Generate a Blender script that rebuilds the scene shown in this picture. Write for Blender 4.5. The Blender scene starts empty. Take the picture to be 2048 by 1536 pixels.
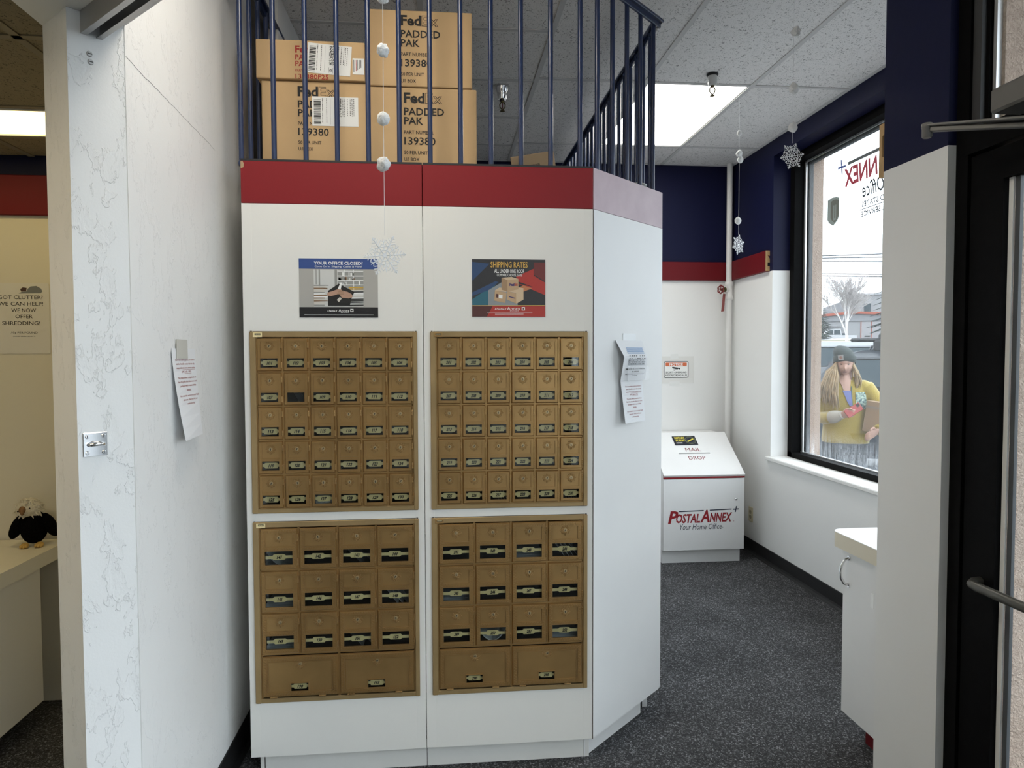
import bpy, bmesh, math, random
from mathutils import Matrix, Vector
random.seed(7)
SC = bpy.context.scene
COL = SC.collection
R = math.radians

# ------------------------------------------------------------------ camera
def cam_axes(yaw, pitch, roll):
    f = Vector((math.sin(yaw)*math.cos(pitch), math.cos(yaw)*math.cos(pitch), math.sin(pitch)))
    r = Vector((math.cos(yaw), -math.sin(yaw), 0)); u = r.cross(f)
    return math.cos(roll)*r + math.sin(roll)*u, -math.sin(roll)*r + math.cos(roll)*u, f
_r, _u, _f = cam_axes(R(5.5565), R(-2.3217), R(-0.1737))
camd = bpy.data.cameras.new('camera'); cam = bpy.data.objects.new('camera', camd); COL.objects.link(cam)
cam.matrix_world = Matrix(((_r.x, _u.x, -_f.x, 0), (_r.y, _u.y, -_f.y, 0), (_r.z, _u.z, -_f.z, 1.48), (0, 0, 0, 1)))
camd.sensor_width = 36; camd.lens = 1430/2048*36; camd.clip_start = .02; camd.clip_end = 600
SC.camera = cam

# ------------------------------------------------------------------ sky and exposure
wd = bpy.data.worlds.new('overcast_sky'); SC.world = wd; wd.use_nodes = True
_bg = wd.node_tree.nodes['Background']
_bg.inputs[0].default_value = (.86, .93, 1.0, 1); _bg.inputs[1].default_value = 3.3
SC.view_settings.view_transform = 'Standard'; SC.view_settings.look = 'None'
SC.view_settings.gamma = 1; SC.view_settings.use_curve_mapping = False
SC.view_settings.exposure = 0.5
SC.cycles.use_denoising = True
SC.cycles.max_bounces = 10; SC.cycles.diffuse_bounces = 6; SC.cycles.transparent_max_bounces = 16
SC.cycles.sample_clamp_indirect = 4.0
FILL_LOBBY, LAMP_VISIBLE, FILL_LEFT = 17.0, 6.5, 2.6          # brightness of the added lobby fill, the visible panel, the added left fill

# ------------------------------------------------------------------ materials
MATS = {}
def lin(c):
    return tuple((x/12.92 if x <= .04045 else ((x+.055)/1.055)**2.4) for x in c)
def rgb(r, g, b): return lin((r/255, g/255, b/255))
def mat(name, col, rough=.6, metal=0., spec=.5, bump=None, var=None, coat=0., alpha=None, sheen=0.):
    """bump=(scale, strength, distance, detail)  var=(scale, amount, other colour)"""
    if name in MATS: return MATS[name]
    m = bpy.data.materials.new(name); m.use_nodes = True; nt = m.node_tree; n = nt.nodes; l = nt.links
    b = n['Principled BSDF']
    b.inputs['Base Color'].default_value = (*col, 1); b.inputs['Roughness'].default_value = rough
    b.inputs['Metallic'].default_value = metal; b.inputs['Specular IOR Level'].default_value = spec
    if coat: b.inputs['Coat Weight'].default_value = coat
    if sheen: b.inputs['Sheen Weight'].default_value = sheen
    geo = n.new('ShaderNodeNewGeometry')
    if bump:
        t = n.new('ShaderNodeTexNoise'); t.inputs['Scale'].default_value = bump[0]; t.inputs['Detail'].default_value = bump[3] if len(bump) > 3 else 3
        l.new(geo.outputs['Position'], t.inputs['Vector'])
        bm_ = n.new('ShaderNodeBump'); bm_.inputs['Strength'].default_value = bump[1]; bm_.inputs['Distance'].default_value = bump[2]
        l.new(t.outputs['Fac'], bm_.inputs['Height']); l.new(bm_.outputs['Normal'], b.inputs['Normal'])
    if var:
        t = n.new('ShaderNodeTexNoise'); t.inputs['Scale'].default_value = var[0]; t.inputs['Detail'].default_value = 4
        l.new(geo.outputs['Position'], t.inputs['Vector'])
        rp = n.new('ShaderNodeValToRGB'); rp.color_ramp.elements[0].position = .35; rp.color_ramp.elements[1].position = .7
        rp.color_ramp.elements[0].color = (0, 0, 0, 1); rp.color_ramp.elements[1].color = (var[1], var[1], var[1], 1)
        l.new(t.outputs['Fac'], rp.inputs[0])
        mx = n.new('ShaderNodeMix'); mx.data_type = 'RGBA'
        mx.inputs[6].default_value = (*col, 1); mx.inputs[7].default_value = (*var[2], 1)
        l.new(rp.outputs[0], mx.inputs[0]); l.new(mx.outputs[2], b.inputs['Base Color'])
    MATS[name] = m
    return m
def mat_nodes(name):
    m = bpy.data.materials.new(name); m.use_nodes = True; MATS[name] = m
    nt = m.node_tree
    return m, nt.nodes, nt.links, nt.nodes['Principled BSDF'], nt.nodes['Material Output']
def emit(name, col, s):
    m, n, l, b, o = mat_nodes(name)
    b.inputs['Base Color'].default_value = (*col, 1); b.inputs['Emission Color'].default_value = (*col, 1); b.inputs['Emission Strength'].default_value = s
    return m
def ramp(n, stops, interp='LINEAR'):
    r = n.new('ShaderNodeValToRGB'); cr = r.color_ramp; cr.interpolation = interp
    while len(cr.elements) < len(stops): cr.elements.new(.5)
    for e, (p, c) in zip(cr.elements, stops):
        e.position = p; e.color = (*c, 1) if len(c) == 3 else c
    return r
def noise(n, l, vec, scale, detail=2, rough=.5, dist=0., stretch=None):
    t = n.new('ShaderNodeTexNoise'); t.inputs['Scale'].default_value = scale; t.inputs['Detail'].default_value = detail
    t.inputs['Roughness'].default_value = rough; t.inputs['Distortion'].default_value = dist
    if stretch:
        mp = n.new('ShaderNodeMapping'); mp.inputs['Scale'].default_value = stretch; l.new(vec, mp.inputs[0]); vec = mp.outputs[0]
    l.new(vec, t.inputs['Vector']); return t

def plaster(name, col, amount, scale=7., rough=.55, scuffs=True):
    """painted hand-trowelled wall: broad lumps, thin raised ridges, a few scuffs"""
    m, n, l, b, o = mat_nodes(name)
    g = n.new('ShaderNodeNewGeometry'); P = g.outputs['Position']
    t1 = noise(n, l, P, scale*.8, 3, .5, .3)
    t2 = noise(n, l, P, scale*2.2, 7, .62, .25, (1, 1, .55)); pl = ramp(n, [(.535, (0, 0, 0)), (.552, (1, 1, 1)), (.60, (.75, .75, .75)), (.64, (.35, .35, .35))]); l.new(t2.outputs['Fac'], pl.inputs[0])
    t4 = noise(n, l, P, scale*26, 3, .6); 
    ad = n.new('ShaderNodeMath'); ad.operation = 'MULTIPLY_ADD'; ad.inputs[1].default_value = 1.3; l.new(t1.outputs['Fac'], ad.inputs[0]); l.new(pl.outputs[0], ad.inputs[2])
    a2 = n.new('ShaderNodeMath'); a2.operation = 'MULTIPLY_ADD'; a2.inputs[1].default_value = .25; l.new(t4.outputs['Fac'], a2.inputs[0]); l.new(ad.outputs[0], a2.inputs[2]); ad = a2
    bp = n.new('ShaderNodeBump'); bp.inputs['Strength'].default_value = amount; bp.inputs['Distance'].default_value = .0016
    l.new(ad.outputs[0], bp.inputs['Height']); l.new(bp.outputs['Normal'], b.inputs['Normal'])
    b.inputs['Roughness'].default_value = rough; b.inputs['Base Color'].default_value = (*col, 1)
    if scuffs:
        t3 = noise(n, l, P, 17, 3, .6, .8, (1, 1, .35)); r3 = ramp(n, [(.76, (0, 0, 0)), (.84, (.4, .4, .4))]); l.new(t3.outputs['Fac'], r3.inputs[0])
        mx = n.new('ShaderNodeMix'); mx.data_type = 'RGBA'; mx.inputs[6].default_value = (*col, 1); mx.inputs[7].default_value = (.22, .2, .19, 1)
        l.new(r3.outputs[0], mx.inputs[0]); l.new(mx.outputs[2], b.inputs['Base Color'])
    return m

WHITE = (.80, .80, .785)
M_wall = plaster('white_wall_paint', (.83, .83, .82), .55)
M_pier = plaster('lumpy_white_paint', (.83, .83, .82), .75, 7.)
M_wall_flat = mat('flat_white_paint', WHITE, .6, bump=(60, .08, .002))
M_wall_left = mat('cream_wall_paint', (.66, .61, .48), .6, bump=(60, .08, .002))
M_navy = mat('navy_paint', (.0055, .0072, .034), .5, spec=.18, bump=(30, .1, .003))
M_navy_l = mat('navy_paint_reveal', (.0055, .0072, .034), .45, spec=.3, bump=(40, .1, .002))
M_redtrim = mat('red_trim_paint', (.13, .006, .010), .5, spec=.2)
M_redlam = mat('red_laminate', (.23, .014, .018), .5, spec=.25, var=(2.5, .5, (.20, .013, .017)))
M_redfaded = mat('faded_pink_laminate', (.60, .46, .50), .5, var=(9, .8, (.50, .36, .41)))
M_lam = mat('white_laminate', (.80, .785, .74), .42, var=(3, .35, (.76, .75, .72)))
M_lam_cool = mat('white_laminate_panel', (.80, .80, .79), .4, var=(4, .5, (.75, .75, .75)))
M_edge = mat('raw_particleboard', (.40, .28, .16), .8, bump=(200, .4, .002))
M_black = mat('black_rubber', (.010, .010, .011), .5)
M_blackframe = mat('black_anodised', (.003, .003, .0032), .55, spec=.05, var=(40, .6, (.006, .006, .0062)))
M_greyframe = mat('dark_grey_gasket', (.07, .075, .08), .5)
M_silver = mat('silver_aluminium', (.72, .73, .74), .35, .8)
M_chrome = mat('chrome', (.75, .75, .76), .12, 1.)
M_steel = mat('dull_steel', (.42, .41, .40), .38, .9, bump=(40, .2, .002))
M_closer = mat('painted_closer_metal', (.17, .165, .155), .5, .3)
M_bar = mat('bronze_push_bar', (.10, .095, .08), .4, .6)
M_bluebar = mat('blue_railing_paint', (.008, .021, .075), .32, coat=.2)
M_card = mat('cardboard', (.58, .39, .20), .8, bump=(90, .12, .002), var=(6, .5, (.51, .335, .17)))
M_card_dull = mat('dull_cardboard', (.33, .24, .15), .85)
M_ink = mat('black_print', (.012, .011, .010), .7)
M_inkred = mat('red_print', (.33, .018, .014), .7)
M_white_print = mat('white_print', (.85, .85, .83), .6)
M_paper = mat('white_paper', (.82, .83, .85), .75)
M_label = mat('label_paper', (.80, .80, .78), .6)
M_tape = mat('masking_tape', (.58, .57, .52), .6)
M_wood = mat('raw_pine', (.52, .34, .16), .7, bump=(80, .3, .002), var=(14, .7, (.42, .26, .11)))
M_cream_lip = mat('cream_laminate_edge', (.66, .60, .47), .45)
M_cotton = mat('cotton_wool', (.86, .86, .85), .95, bump=(160, .8, .006, 4), sheen=.5)
M_string = mat('white_thread', (.85, .85, .84), .8)
M_snow = mat('white_glitter_plastic', (.86, .88, .90), .3, bump=(300, .5, .001))
M_pipe = mat('white_pipe_paint', (.74, .73, .71), .4, bump=(50, .2, .002))
M_ivory = mat('ivory_plastic', (.62, .56, .40), .45)
M_dark = mat('dark_interior', (.012, .012, .012), .9)
M_galv = mat('dark_galvanised_steel', (.035, .036, .036), .6, .2)
M_brassv = mat('aged_brass', (.12, .10, .04), .5, .7)
M_redwheel = mat('red_wheel_paint', (.16, .012, .012), .35)
M_redtag = mat('red_tag', (.24, .06, .055), .4)

# gold mailbox finish
def goldmat(name, base, rough, metal):
    m, n, l, b, o = mat_nodes(name)
    g = n.new('ShaderNodeNewGeometry'); t = noise(n, l, g.outputs['Position'], 9, 3)
    r = ramp(n, [(.3, tuple(c*.82 for c in base)), (.7, base)]); l.new(t.outputs['Fac'], r.inputs[0]); l.new(r.outputs[0], b.inputs['Base Color'])
    b.inputs['Metallic'].default_value = metal; b.inputs['Roughness'].default_value = rough
    t2 = noise(n, l, g.outputs['Position'], 900, 2); bp = n.new('ShaderNodeBump'); bp.inputs['Strength'].default_value = .12; bp.inputs['Distance'].default_value = .0006
    l.new(t2.outputs['Fac'], bp.inputs['Height']); l.new(bp.outputs['Normal'], b.inputs['Normal'])
    return m
M_gold = goldmat('brass_tone_cast_metal', (.42, .255, .098), .36, .65)
M_goldframe = goldmat('brass_tone_frame', (.38, .26, .12), .5, .4)
M_goldlock = goldmat('bright_lock_metal', (.50, .38, .21), .42, .7)
M_plate = mat('cream_number_plate', (.80, .67, .36), .45)

# carpet
def carpet():
    m, n, l, b, o = mat_nodes('charcoal_loop_carpet')
    g = n.new('ShaderNodeNewGeometry'); P = g.outputs['Position']
    v = n.new('ShaderNodeTexVoronoi'); v.inputs['Scale'].default_value = 210; l.new(P, v.inputs['Vector'])
    r1 = ramp(n, [(.0, (.022, .022, .024)), (.60, (.058, .059, .062)), (.80, (.15, .153, .16)), (1., (.34, .345, .36))]); l.new(v.outputs['Color'], r1.inputs[0])
    t = noise(n, l, P, 3.5, 3); r2 = ramp(n, [(.35, (.8, .8, .8)), (.7, (1.15, 1.15, 1.15))]); l.new(t.outputs['Fac'], r2.inputs[0])
    mx = n.new('ShaderNodeMix'); mx.data_type = 'RGBA'; mx.blend_type = 'MULTIPLY'; mx.inputs[0].default_value = 1
    l.new(r1.outputs[0], mx.inputs[6]); l.new(r2.outputs[0], mx.inputs[7]); l.new(mx.outputs[2], b.inputs['Base Color'])
    bp = n.new('ShaderNodeBump'); bp.inputs['Strength'].default_value = .6; bp.inputs['Distance'].default_value = .004; bp.invert = True
    l.new(v.outputs['Distance'], bp.inputs['Height']); l.new(bp.outputs['Normal'], b.inputs['Normal'])
    b.inputs['Roughness'].default_value = .95; b.inputs['Specular IOR Level'].default_value = .2
    return m
M_carpet = carpet()

# acoustic ceiling tile
def tile_mat(name, col, k=1.):
    m, n, l, b, o = mat_nodes(name)
    g = n.new('ShaderNodeNewGeometry'); P = g.outputs['Position']
    t = noise(n, l, P, 95, 2, .5, 1.6, (1, .75, 1)); r1 = ramp(n, [(.0, (1, 1, 1)), (.355, (1, 1, 1)), (.385, (0, 0, 0)), (1., (0, 0, 0))])
    l.new(t.outputs['Fac'], r1.inputs[0])
    t2 = noise(n, l, P, 300, 2); r2 = ramp(n, [(.33, (.7, .7, .7)), (.37, (0, 0, 0))]); l.new(t2.outputs['Fac'], r2.inputs[0])
    ad = n.new('ShaderNodeMath'); ad.operation = 'MAXIMUM'; l.new(r1.outputs[0], ad.inputs[0]); l.new(r2.outputs[0], ad.inputs[1])
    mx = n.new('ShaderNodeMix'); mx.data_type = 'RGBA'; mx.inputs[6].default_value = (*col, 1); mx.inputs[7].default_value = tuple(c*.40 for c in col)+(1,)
    l.new(ad.outputs[0], mx.inputs[0]); l.new(mx.outputs[2], b.inputs['Base Color'])
    bp = n.new('ShaderNodeBump'); bp.inputs['Strength'].default_value = .5; bp.inputs['Distance'].default_value = .004; bp.invert = True
    l.new(ad.outputs[0], bp.inputs['Height']); l.new(bp.outputs['Normal'], b.inputs['Normal'])
    b.inputs['Roughness'].default_value = .9
    return m
M_tile = tile_mat('fissured_ceiling_tile', (.90, .89, .88))
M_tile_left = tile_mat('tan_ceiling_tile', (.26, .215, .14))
M_tbar = mat('ceiling_grid_metal', (.66, .66, .655), .5)
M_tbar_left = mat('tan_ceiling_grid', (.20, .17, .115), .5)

# stucco outside
def stucco():
    m, n, l, b, o = mat_nodes('beige_stucco')
    g = n.new('ShaderNodeNewGeometry'); P = g.outputs['Position']
    t = noise(n, l, P, 75, 4, .6, 1.5); bp = n.new('ShaderNodeBump'); bp.inputs['Strength'].default_value = .9; bp.inputs['Distance'].default_value = .012
    l.new(t.outputs['Fac'], bp.inputs['Height']); l.new(bp.outputs['Normal'], b.inputs['Normal'])
    r = ramp(n, [(.3, (.40, .295, .23)), (.65, (.52, .405, .325))]); l.new(t.outputs['Fac'], r.inputs[0]); l.new(r.outputs[0], b.inputs['Base Color'])
    b.inputs['Roughness'].default_value = .9
    return m
M_stucco = stucco()

# glass
def glass(name, tint=(.93, .97, .97), refl=1., wet=False, f0=.07):
    m, n, l, b, o = mat_nodes(name); n.remove(b)
    tr = n.new('ShaderNodeBsdfTransparent'); tr.inputs[0].default_value = (*tint, 1)
    gl = n.new('ShaderNodeBsdfGlossy'); gl.inputs['Roughness'].default_value = .0; gl.inputs[0].default_value = (refl, refl, refl, 1)
    lw = n.new('ShaderNodeLayerWeight'); lw.inputs[0].default_value = .5        # Schlick reflectance, the same from both sides
    pw = n.new('ShaderNodeMath'); pw.operation = 'POWER'; pw.inputs[1].default_value = 5; l.new(lw.outputs['Facing'], pw.inputs[0])
    fr = n.new('ShaderNodeMath'); fr.operation = 'MULTIPLY_ADD'; fr.inputs[1].default_value = 1-f0; fr.inputs[2].default_value = f0; l.new(pw.outputs[0], fr.inputs[0])
    mx = n.new('ShaderNodeMixShader'); l.new(fr.outputs[0], mx.inputs[0]); l.new(tr.outputs[0], mx.inputs[1]); l.new(gl.outputs[0], mx.inputs[2])
    out = mx
    if wet:   # condensation: milky film at the foot of the pane with clear runs through it
        g = n.new('ShaderNodeNewGeometry'); P = g.outputs['Position']
        sx = n.new('ShaderNodeSeparateXYZ'); l.new(P, sx.inputs[0])
        mr = n.new('ShaderNodeMapRange'); mr.inputs[1].default_value = 1.0; mr.inputs[2].default_value = .82; l.new(sx.outputs[2], mr.inputs[0])
        run = noise(n, l, P, 45, 3, .6, 0, (1, 1, .07)); rr = ramp(n, [(.36, (0, 0, 0)), (.66, (1, 1, 1))]); l.new(run.outputs['Fac'], rr.inputs[0])
        drop = noise(n, l, P, 130, 2, .6, 0, (1, 1, .8)); dr = ramp(n, [(.38, (.25, .25, .25)), (.52, (1, 1, 1))]); l.new(drop.outputs['Fac'], dr.inputs[0])
        m1 = n.new('ShaderNodeMath'); m1.operation = 'MULTIPLY'; l.new(mr.outputs[0], m1.inputs[0]); l.new(rr.outputs[0], m1.inputs[1])
        m2 = n.new('ShaderNodeMath'); m2.operation = 'MULTIPLY'; l.new(m1.outputs[0], m2.inputs[0]); l.new(dr.outputs[0], m2.inputs[1])
        m3 = n.new('ShaderNodeMath'); m3.operation = 'MULTIPLY_ADD'; m3.inputs[1].default_value = .35; m3.inputs[2].default_value = .03; l.new(m2.outputs[0], m3.inputs[0])
        fog = n.new('ShaderNodeBsdfTranslucent'); fog.inputs[0].default_value = (.80, .86, .90, 1)
        mx2 = n.new('ShaderNodeMixShader'); l.new(m3.outputs[0], mx2.inputs[0]); l.new(mx.outputs[0], mx2.inputs[1]); l.new(fog.outputs[0], mx2.inputs[2]); out = mx2
    l.new(out.outputs[0], o.inputs[0])
    return m
M_glass = glass('clear_glass')
M_glass_win = glass('misted_window_glass', (.95, .98, .98), wet=True, f0=.03)
M_glass_box = glass('mailbox_window_glass', (.85, .87, .85), 1., f0=.035)
M_plastic_clear = glass('clear_plastic_sleeve', (.9, .9, .9))

# ------------------------------------------------------------------ mesh helpers
W = {}                                   # world matrix of every object made here
I4 = Matrix.Identity(4)
def frame(o, n, up=(0, 0, 1)):
    """matrix: x right, y up, z out of a surface seen from outside"""
    z = Vector(n).normalized(); x = Vector(up).cross(z).normalized(); y = z.cross(x)
    return Matrix(((x.x, y.x, z.x, o[0]), (x.y, y.y, z.y, o[1]), (x.z, y.z, z.z, o[2]), (0, 0, 0, 1)))
def rotz(a, o=(0, 0, 0)): return Matrix.Translation(o) @ Matrix.Rotation(a, 4, 'Z')
class MB:
    def __init__(s): s.v = []; s.f = []; s.m = []; s.sm = []
    def add(s, vs, fs, mi=0, M=None, smooth=False):
        k = len(s.v)
        s.v += [tuple(M @ Vector(p)) if M is not None else tuple(p) for p in vs]
        for f in fs: s.f.append(tuple(i+k for i in f)); s.m.append(mi); s.sm.append(smooth)
        return s
    def box(s, x0, x1, y0, y1, z0, z1, mi=0, M=None):
        vs = [(x0, y0, z0), (x1, y0, z0), (x1, y1, z0), (x0, y1, z0), (x0, y0, z1), (x1, y0, z1), (x1, y1, z1), (x0, y1, z1)]
        return s.add(vs, [(0, 3, 2, 1), (4, 5, 6, 7), (0, 1, 5, 4), (1, 2, 6, 5), (2, 3, 7, 6), (3, 0, 4, 7)], mi, M)
    def cbox(s, x0, x1, y0, y1, z0, z1, b=.004, mi=0, M=None, seg=1):
        bm = bmesh.new(); bmesh.ops.create_cube(bm, size=1)
        for v in bm.verts: v.co = ((x0+x1)/2+v.co.x*(x1-x0), (y0+y1)/2+v.co.y*(y1-y0), (z0+z1)/2+v.co.z*(z1-z0))
        bmesh.ops.bevel(bm, geom=bm.edges[:], offset=b, segments=seg, affect='EDGES', profile=.5)
        bm.verts.index_update()
        s.add([v.co[:] for v in bm.verts], [[v.index for v in f.verts] for f in bm.faces], mi, M); bm.free(); return s
    def poly(s, pts, mi=0, M=None): return s.add(pts, [tuple(range(len(pts)))], mi, M)
    def flat(s, pts2, z, mi=0, M=None): return s.poly([(x, y, z) for x, y in pts2], mi, M)
    def rect(s, x0, x1, y0, y1, z, mi=0, M=None): return s.flat([(x0, y0), (x1, y0), (x1, y1), (x0, y1)], z, mi, M)
    def prism(s, pts2, z0, z1, mi=0, M=None):
        n = len(pts2); a = sum(pts2[i][0]*pts2[(i+1) % n][1]-pts2[(i+1) % n][0]*pts2[i][1] for i in range(n))
        if a < 0: pts2 = pts2[::-1]
        vs = [(x, y, z0) for x, y in pts2]+[(x, y, z1) for x, y in pts2]
        fs = [tuple(range(n-1, -1, -1)), tuple(range(n, 2*n))]+[(i, (i+1) % n, n+(i+1) % n, n+i) for i in range(n)]
        return s.add(vs, fs, mi, M)
    def cyl(s, p0, p1, r0, r1=None, n=12, mi=0, M=None, caps=True, smooth=True):
        p0 = Vector(p0); p1 = Vector(p1); r1 = r0 if r1 is None else r1
        d = (p1-p0).normalized(); a = d.orthogonal().normalized(); b = d.cross(a)
        vs = []
        for p, r in ((p0, r0), (p1, r1)):
            for i in range(n):
                t = 2*math.pi*i/n; vs.append(p+a*(r*math.cos(t))+b*(r*math.sin(t)))
        s.add(vs, [(i, (i+1) % n, n+(i+1) % n, n+i) for i in range(n)], mi, M, smooth)
        if caps: s.add(vs, [tuple(range(n-1, -1, -1)), tuple(range(n, 2*n))], mi, M)
        return s
    def tube(s, path, r, n=6, mi=0, M=None, closed=False, smooth=True):
        P = [Vector(p) for p in path]; rs = r if isinstance(r, (list, tuple)) else [r]*len(P)
        vs = []; up = None; L = len(P)
        for i in range(L):
            if closed: d = (P[(i+1) % L]-P[i-1]).normalized()
            else: d = (P[min(i+1, L-1)]-P[max(i-1, 0)]).normalized()
            if up is None: up = d.orthogonal().normalized()
            a = (up-d*up.dot(d)); a = a.normalized() if a.length > 1e-6 else d.orthogonal().normalized(); up = a; b = d.cross(a)
            for j in range(n):
                t = 2*math.pi*j/n; vs.append(P[i]+a*(rs[i]*math.cos(t))+b*(rs[i]*math.sin(t)))
        fs = []
        for i in range(L if closed else L-1):
            k = (i+1) % L
            for j in range(n): fs.append((i*n+j, i*n+(j+1) % n, k*n+(j+1) % n, k*n+j))
        s.add(vs, fs, mi, M, smooth)
        if not closed: s.add(vs, [tuple(range(n-1, -1, -1)), tuple(range((L-1)*n, L*n))], mi, M)
        return s
    def lathe(s, prof, n=20, mi=0, M=None, smooth=True, cap=True):
        """profile of (r, z) turned about z"""
        vs = []
        for r, z in prof:
            for j in range(n):
                t = 2*math.pi*j/n; vs.append((r*math.cos(t), r*math.sin(t), z))
        fs = [(i*n+j, i*n+(j+1) % n, (i+1)*n+(j+1) % n, (i+1)*n+j) for i in range(len(prof)-1) for j in range(n)]
        s.add(vs, fs, mi, M, smooth)
        if cap: s.add(vs, [tuple(range(n-1, -1, -1)), tuple(range((len(prof)-1)*n, len(prof)*n))], mi, M)
        return s
    def ball(s, c, r, mi=0, M=None, sub=2, lump=0., seed=0, stretch=(1, 1, 1)):
        bm = bmesh.new(); bmesh.ops.create_icosphere(bm, subdivisions=sub, radius=1)
        rr = random.Random(seed); ph = [rr.uniform(0, 6.28) for _ in range(6)]
        for v in bm.verts:
            p = v.co
            k = 1+lump*(math.sin(3*p.x+ph[0])*math.sin(4*p.y+ph[1])+.6*math.sin(6*p.z+ph[2])*math.sin(5*p.x+ph[3])+rr.uniform(-.08, .08))
            v.co = Vector((c[0]+p.x*r*k*stretch[0], c[1]+p.y*r*k*stretch[1], c[2]+p.z*r*k*stretch[2]))
        bm.verts.index_update()
        s.add([v.co[:] for v in bm.verts], [[v.index for v in f.verts] for f in bm.faces], mi, M, True); bm.free(); return s
    def loft(s, rings, mi=0, M=None, cap=True, smooth=True):
        n = len(rings[0]); vs = [p for r in rings for p in r]
        fs = [(i*n+j, i*n+(j+1) % n, (i+1)*n+(j+1) % n, (i+1)*n+j) for i in range(len(rings)-1) for j in range(n)]
        s.add(vs, fs, mi, M, smooth)
        if cap: s.add(vs, [tuple(range(n-1, -1, -1)), tuple(range((len(rings)-1)*n, len(rings)*n))], mi, M)
        return s
    def text(s, body, M, w=None, h=None, mi=0, z=.0008, ax='C', ay='C', bold=0., shear=0., x=0., y=0.):
        """flat lettering: fitted to width w and/or cap height h, placed at (x, y) of the frame M"""
        over = bold > 0 and any(c in body for c in 'MWmw')          # these outlines break when offset: overprint instead
        vs, fs, bb = glyphs(body, 0. if over else bold, shear)
        bw = bb[1]-bb[0]; bh = bb[3]-bb[2]
        sx = w/bw if w else h/bh
        sy = h/bh if h else sx
        ox = {'L': bb[0], 'C': (bb[0]+bb[1])/2, 'R': bb[1]}[ax]; oy = {'B': bb[2], 'C': (bb[2]+bb[3])/2, 'T': bb[3]}[ay]
        for k, (p, q) in enumerate(((0, 0), (-.7, -.7), (.7, .7), (-.7, .7), (.7, -.7)) if over else ((0, 0),)):
            s.add([(x+(a-ox+p*bold)*sx, y+(b-oy+q*bold)*sy, z+k*2e-5) for a, b in vs], fs, mi, M)
        return s
    def mesh(s, name, mats):
        me = bpy.data.meshes.new(name); me.from_pydata(s.v, [], s.f); me.update()
        for m in (mats if isinstance(mats, (list, tuple)) else [mats]): me.materials.append(m)
        me.polygons.foreach_set('material_index', s.m); me.polygons.foreach_set('use_smooth', s.sm)
        return me
    def build(s, name, mats, parent=None, origin=None):
        if origin is None:
            xs = [p[0] for p in s.v]; ys = [p[1] for p in s.v]; zs = [p[2] for p in s.v]
            origin = ((min(xs)+max(xs))/2, (min(ys)+max(ys))/2, min(zs))
        ox, oy, oz = origin
        s.v = [(p[0]-ox, p[1]-oy, p[2]-oz) for p in s.v]
        return inst(name, s.mesh(name, mats), Matrix.Translation(origin), parent)
def inst(name, me, Mw, parent=None):
    o = bpy.data.objects.new(name, me); COL.objects.link(o)
    if parent is not None:
        o.parent = parent; o.matrix_basis = W[parent.name].inverted() @ Mw
    else: o.matrix_basis = Mw
    W[o.name] = Mw.copy()
    return o
def empty(name, Mw): 
    if not isinstance(Mw, Matrix): Mw = Matrix.Translation(Mw)
    o = inst(name, None, Mw); o.empty_display_size = .05; return o
def tag(o, label, cat, group=None, kind=None):
    o['label'] = label; o['category'] = cat
    if group: o['group'] = group
    if kind: o['kind'] = kind
    return o
def struct(o, label):
    o['kind'] = 'structure'; o['label'] = label; return o
_gl = {}
def glyphs(body, bold=0., shear=0.):
    k = (body, bold, shear)
    if k not in _gl:
        c = bpy.data.curves.new('t', 'FONT'); c.body = body; c.size = 1; c.resolution_u = 2; c.offset = bold; c.shear = shear; c.fill_mode = 'FRONT'
        o = bpy.data.objects.new('t', c); me = bpy.data.meshes.new_from_object(o)
        vs = [(v.co.x, v.co.y) for v in me.vertices]; fs = [tuple(p.vertices) for p in me.polygons]
        bpy.data.objects.remove(o); bpy.data.curves.remove(c); bpy.data.meshes.remove(me)
        # keep only faces looking up
        ok = []
        for f in fs:
            a = sum(vs[f[i]][0]*vs[f[(i+1) % len(f)]][1]-vs[f[(i+1) % len(f)]][0]*vs[f[i]][1] for i in range(len(f)))
            if a > 1e-9: ok.append(f)
            elif a < -1e-9: ok.append(f[::-1])
        xs = [v[0] for v in vs]; ys = [v[1] for v in vs]
        _gl[k] = (vs, ok, (min(xs), max(xs), min(ys), max(ys)))
    return _gl[k]

# ================================================================== the room
XL, XR, YB, ZC = -.757, 2.285, 5.5, 2.96
BAND0, BAND1 = 2.06, 2.205

# floor
struct(MB().box(-4.2, XR+.1, -3.2, YB+.1, -.06, 0).build('floor', M_carpet), 'charcoal speckled loop carpet floor')

# ceiling: hidden slab above, grid of tees, one object per tile in view
cl = struct(MB().box(-4.2, XR+.36, 1.78, YB+.2, ZC+.09, ZC+.15).box(-4.2, 1.48, -3.2, 1.78, ZC+.09, ZC+.15).build('ceiling', M_tile), 'suspended ceiling of fissured white tiles')
XS = [-1.28, -.682, -.084, .514, 1.113, 1.711, XR]
YS2 = [.35, .93, 1.51, 2.10, 2.70, 3.30, 3.90, 4.50, 5.08, YB]
YS4 = [.35, 1.51, 2.68, 3.86, 5.02, YB]
tb = MB()
def tee_x(x, y0, y1, w=.024): tb.box(x-w/2, x+w/2, y0, y1, ZC-.004, ZC+.001); tb.box(x-.002, x+.002, y0, y1, ZC+.001, ZC+.035)
def tee_y(y, x0, x1, w=.024): tb.box(x0, x1, y-w/2, y+w/2, ZC-.0035, ZC+.001); tb.box(x0, x1, y-.002, y+.002, ZC+.001, ZC+.035)
for x in XS[1:-1]: tee_x(x, .35 if x < 1.4 else 1.85, YB)
tb.box(XR-.02, XR, 2.18, YB, ZC-.004, ZC); tb.box(XL, XR, YB-.02, YB, ZC-.004, ZC)
LIGHT_CELL = (1.113, 1.711, 3.86, 5.02)
shared = {}
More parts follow.
